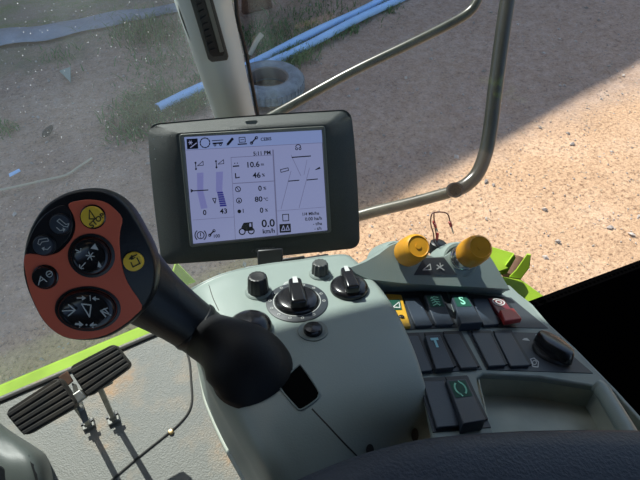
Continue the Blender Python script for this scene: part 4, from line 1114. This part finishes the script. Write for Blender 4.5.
# latch linking the pedals
la = onz(66, 380, 2.29); lb = onz(81, 409, 2.27)
lt = thing('pedal_latch', 'bare metal latch plate between the two brake pedals', 'latch', lb)
lp = Pl(la, (0, -.5, .86))
prism('latch_plate', [lp.at(*p) for p in [(71.5, 383), (76, 384), (89, 420), (83, 424), (76, 405)]], -lp.n*.003, M_steel, lt, bevel=.0008)
prism('latch_hook', [lp.at(*p, .002) for p in [(58, 377), (67, 371), (73, 381), (66, 387)]], -lp.n*.006, M_rust, lt, bevel=.001)
lathe('latch_bolt', [(.006, 0), (.006, .004), (.003, .005)], lp.at(81, 408, .001), lp.n, M_steel, lt, seg=6)

# steering column at lower left
sc0 = onz(-22, 520, FLOOR)
sto = thing('steering_column', 'dark grey green moulded steering column cover beside the brake pedals', 'steering column', V((sc0.x, sc0.y, FLOOR)))
def colrow(px, d): return [P(x, y, dd*1.36) for (x, y), dd in zip(px, d)]
rows = [
 [P(-60, 372, .80), P(-30, 385, .74), P(-14, 412, .70), P(-3, 422, .72), P(3, 430, .80)],
 [P(-60, 400, .76), P(-30, 408, .69), P(-6, 427, .665), P(12, 434, .69), P(20, 438, .80)],
 [P(-60, 430, .74), P(-30, 436, .66), P(4, 446, .64), P(29, 447, .66), P(38, 448, .80)],
 [P(-60, 462, .73), P(-25, 466, .64), P(15, 466, .62), P(42, 460, .65), P(50, 458, .80)],
 [P(-60, 500, .72), P(-20, 505, .63), P(20, 500, .61), P(50, 490, .64), P(58, 486, .80)],
 [P(-60, 550, .72), P(-20, 555, .63), P(25, 550, .61), P(55, 540, .64), P(66, 536, .80)]]
rows = [[CAM+(p-CAM)*1.36 for p in r] for r in rows]
bm = bmesh.new(); add_grid(bm, loft_grid(rows, 6, 6)); bm.normal_update(); bvc = BVHTree.FromBMesh(bm); finish(bm, 'column_cover', M_colm, sto, solid=.004, angle=0)
bm = bmesh.new()
gp = [(30, 438), (33, 445), (37, 458), (40.5, 470), (42, 478), (36, 478), (31, 466), (28, 450)]
cp = Pl(P(33, 456, .648*1.36), (P(33, 456, 0)-P(33, 456, 1)).normalized()+V((.25, 0, 0)))
def oncol(x, y):
    d = ray(x, y).normalized(); q = bvc.ray_cast(CAM, d)
    return (q[0] if q[0] is not None else cp.at(x, y)) - d*.004
bm = bmesh.new(); ga = [(27, 447), (28.5, 455), (31, 465), (34, 475), (37, 486)]; gb_ = [(30, 448), (34, 455), (38, 464), (41, 473), (43, 484)]
va = [bm.verts.new(oncol(*p)) for p in ga]; vb = [bm.verts.new(oncol(*p)) for p in gb_]
for i in range(4): bm.faces.new((va[i], va[i+1], vb[i+1], vb[i]))
finish(bm, 'cover_gap', M_black, sto, angle=0)
prism('lower_shroud', [cp.at(*p, .010) for p in [(-10, 462), (2, 466), (12, 474), (20, 490), (22, 520), (-10, 520)]], -cp.n*.02, M_black, sto, bevel=.003)
lathe('column_tube', [(.05, 0), (.05, .03), (.038, .05), (.036, .4)], V((sc0.x-.02, sc0.y+.02, FLOOR)), (0, .2, 1), M_black, sto)

# ================================================================== LIGHT
w = bpy.data.worlds.new('World'); sc.world = w; w.use_nodes = True
nt = w.node_tree; bg = nt.nodes['Background']
sky = nt.nodes.new('ShaderNodeTexSky'); sky.sky_type = 'NISHITA'; sky.sun_disc = False; sky.sun_elevation = SUN_EL; sky.sun_rotation = SUN_AZ
sky.dust_density = 1.5; sky.air_density = 1.0
nt.links.new(sky.outputs[0], bg.inputs[0]); bg.inputs[1].default_value = .205
ld = bpy.data.lights.new('sun', 'SUN'); ld.energy = 7.5; ld.angle = .009; ld.color = (1, .955, .88)
lo = bpy.data.objects.new('sun', ld); COL.objects.link(lo); lo.location = (0, 4, 9)
lo.rotation_euler = sv.to_track_quat('Z', 'Y').to_euler()
vs = sc.view_settings; vs.view_transform = 'Standard'; vs.look = 'None'; vs.gamma = 1; vs.use_curve_mapping = False; vs.exposure = 0
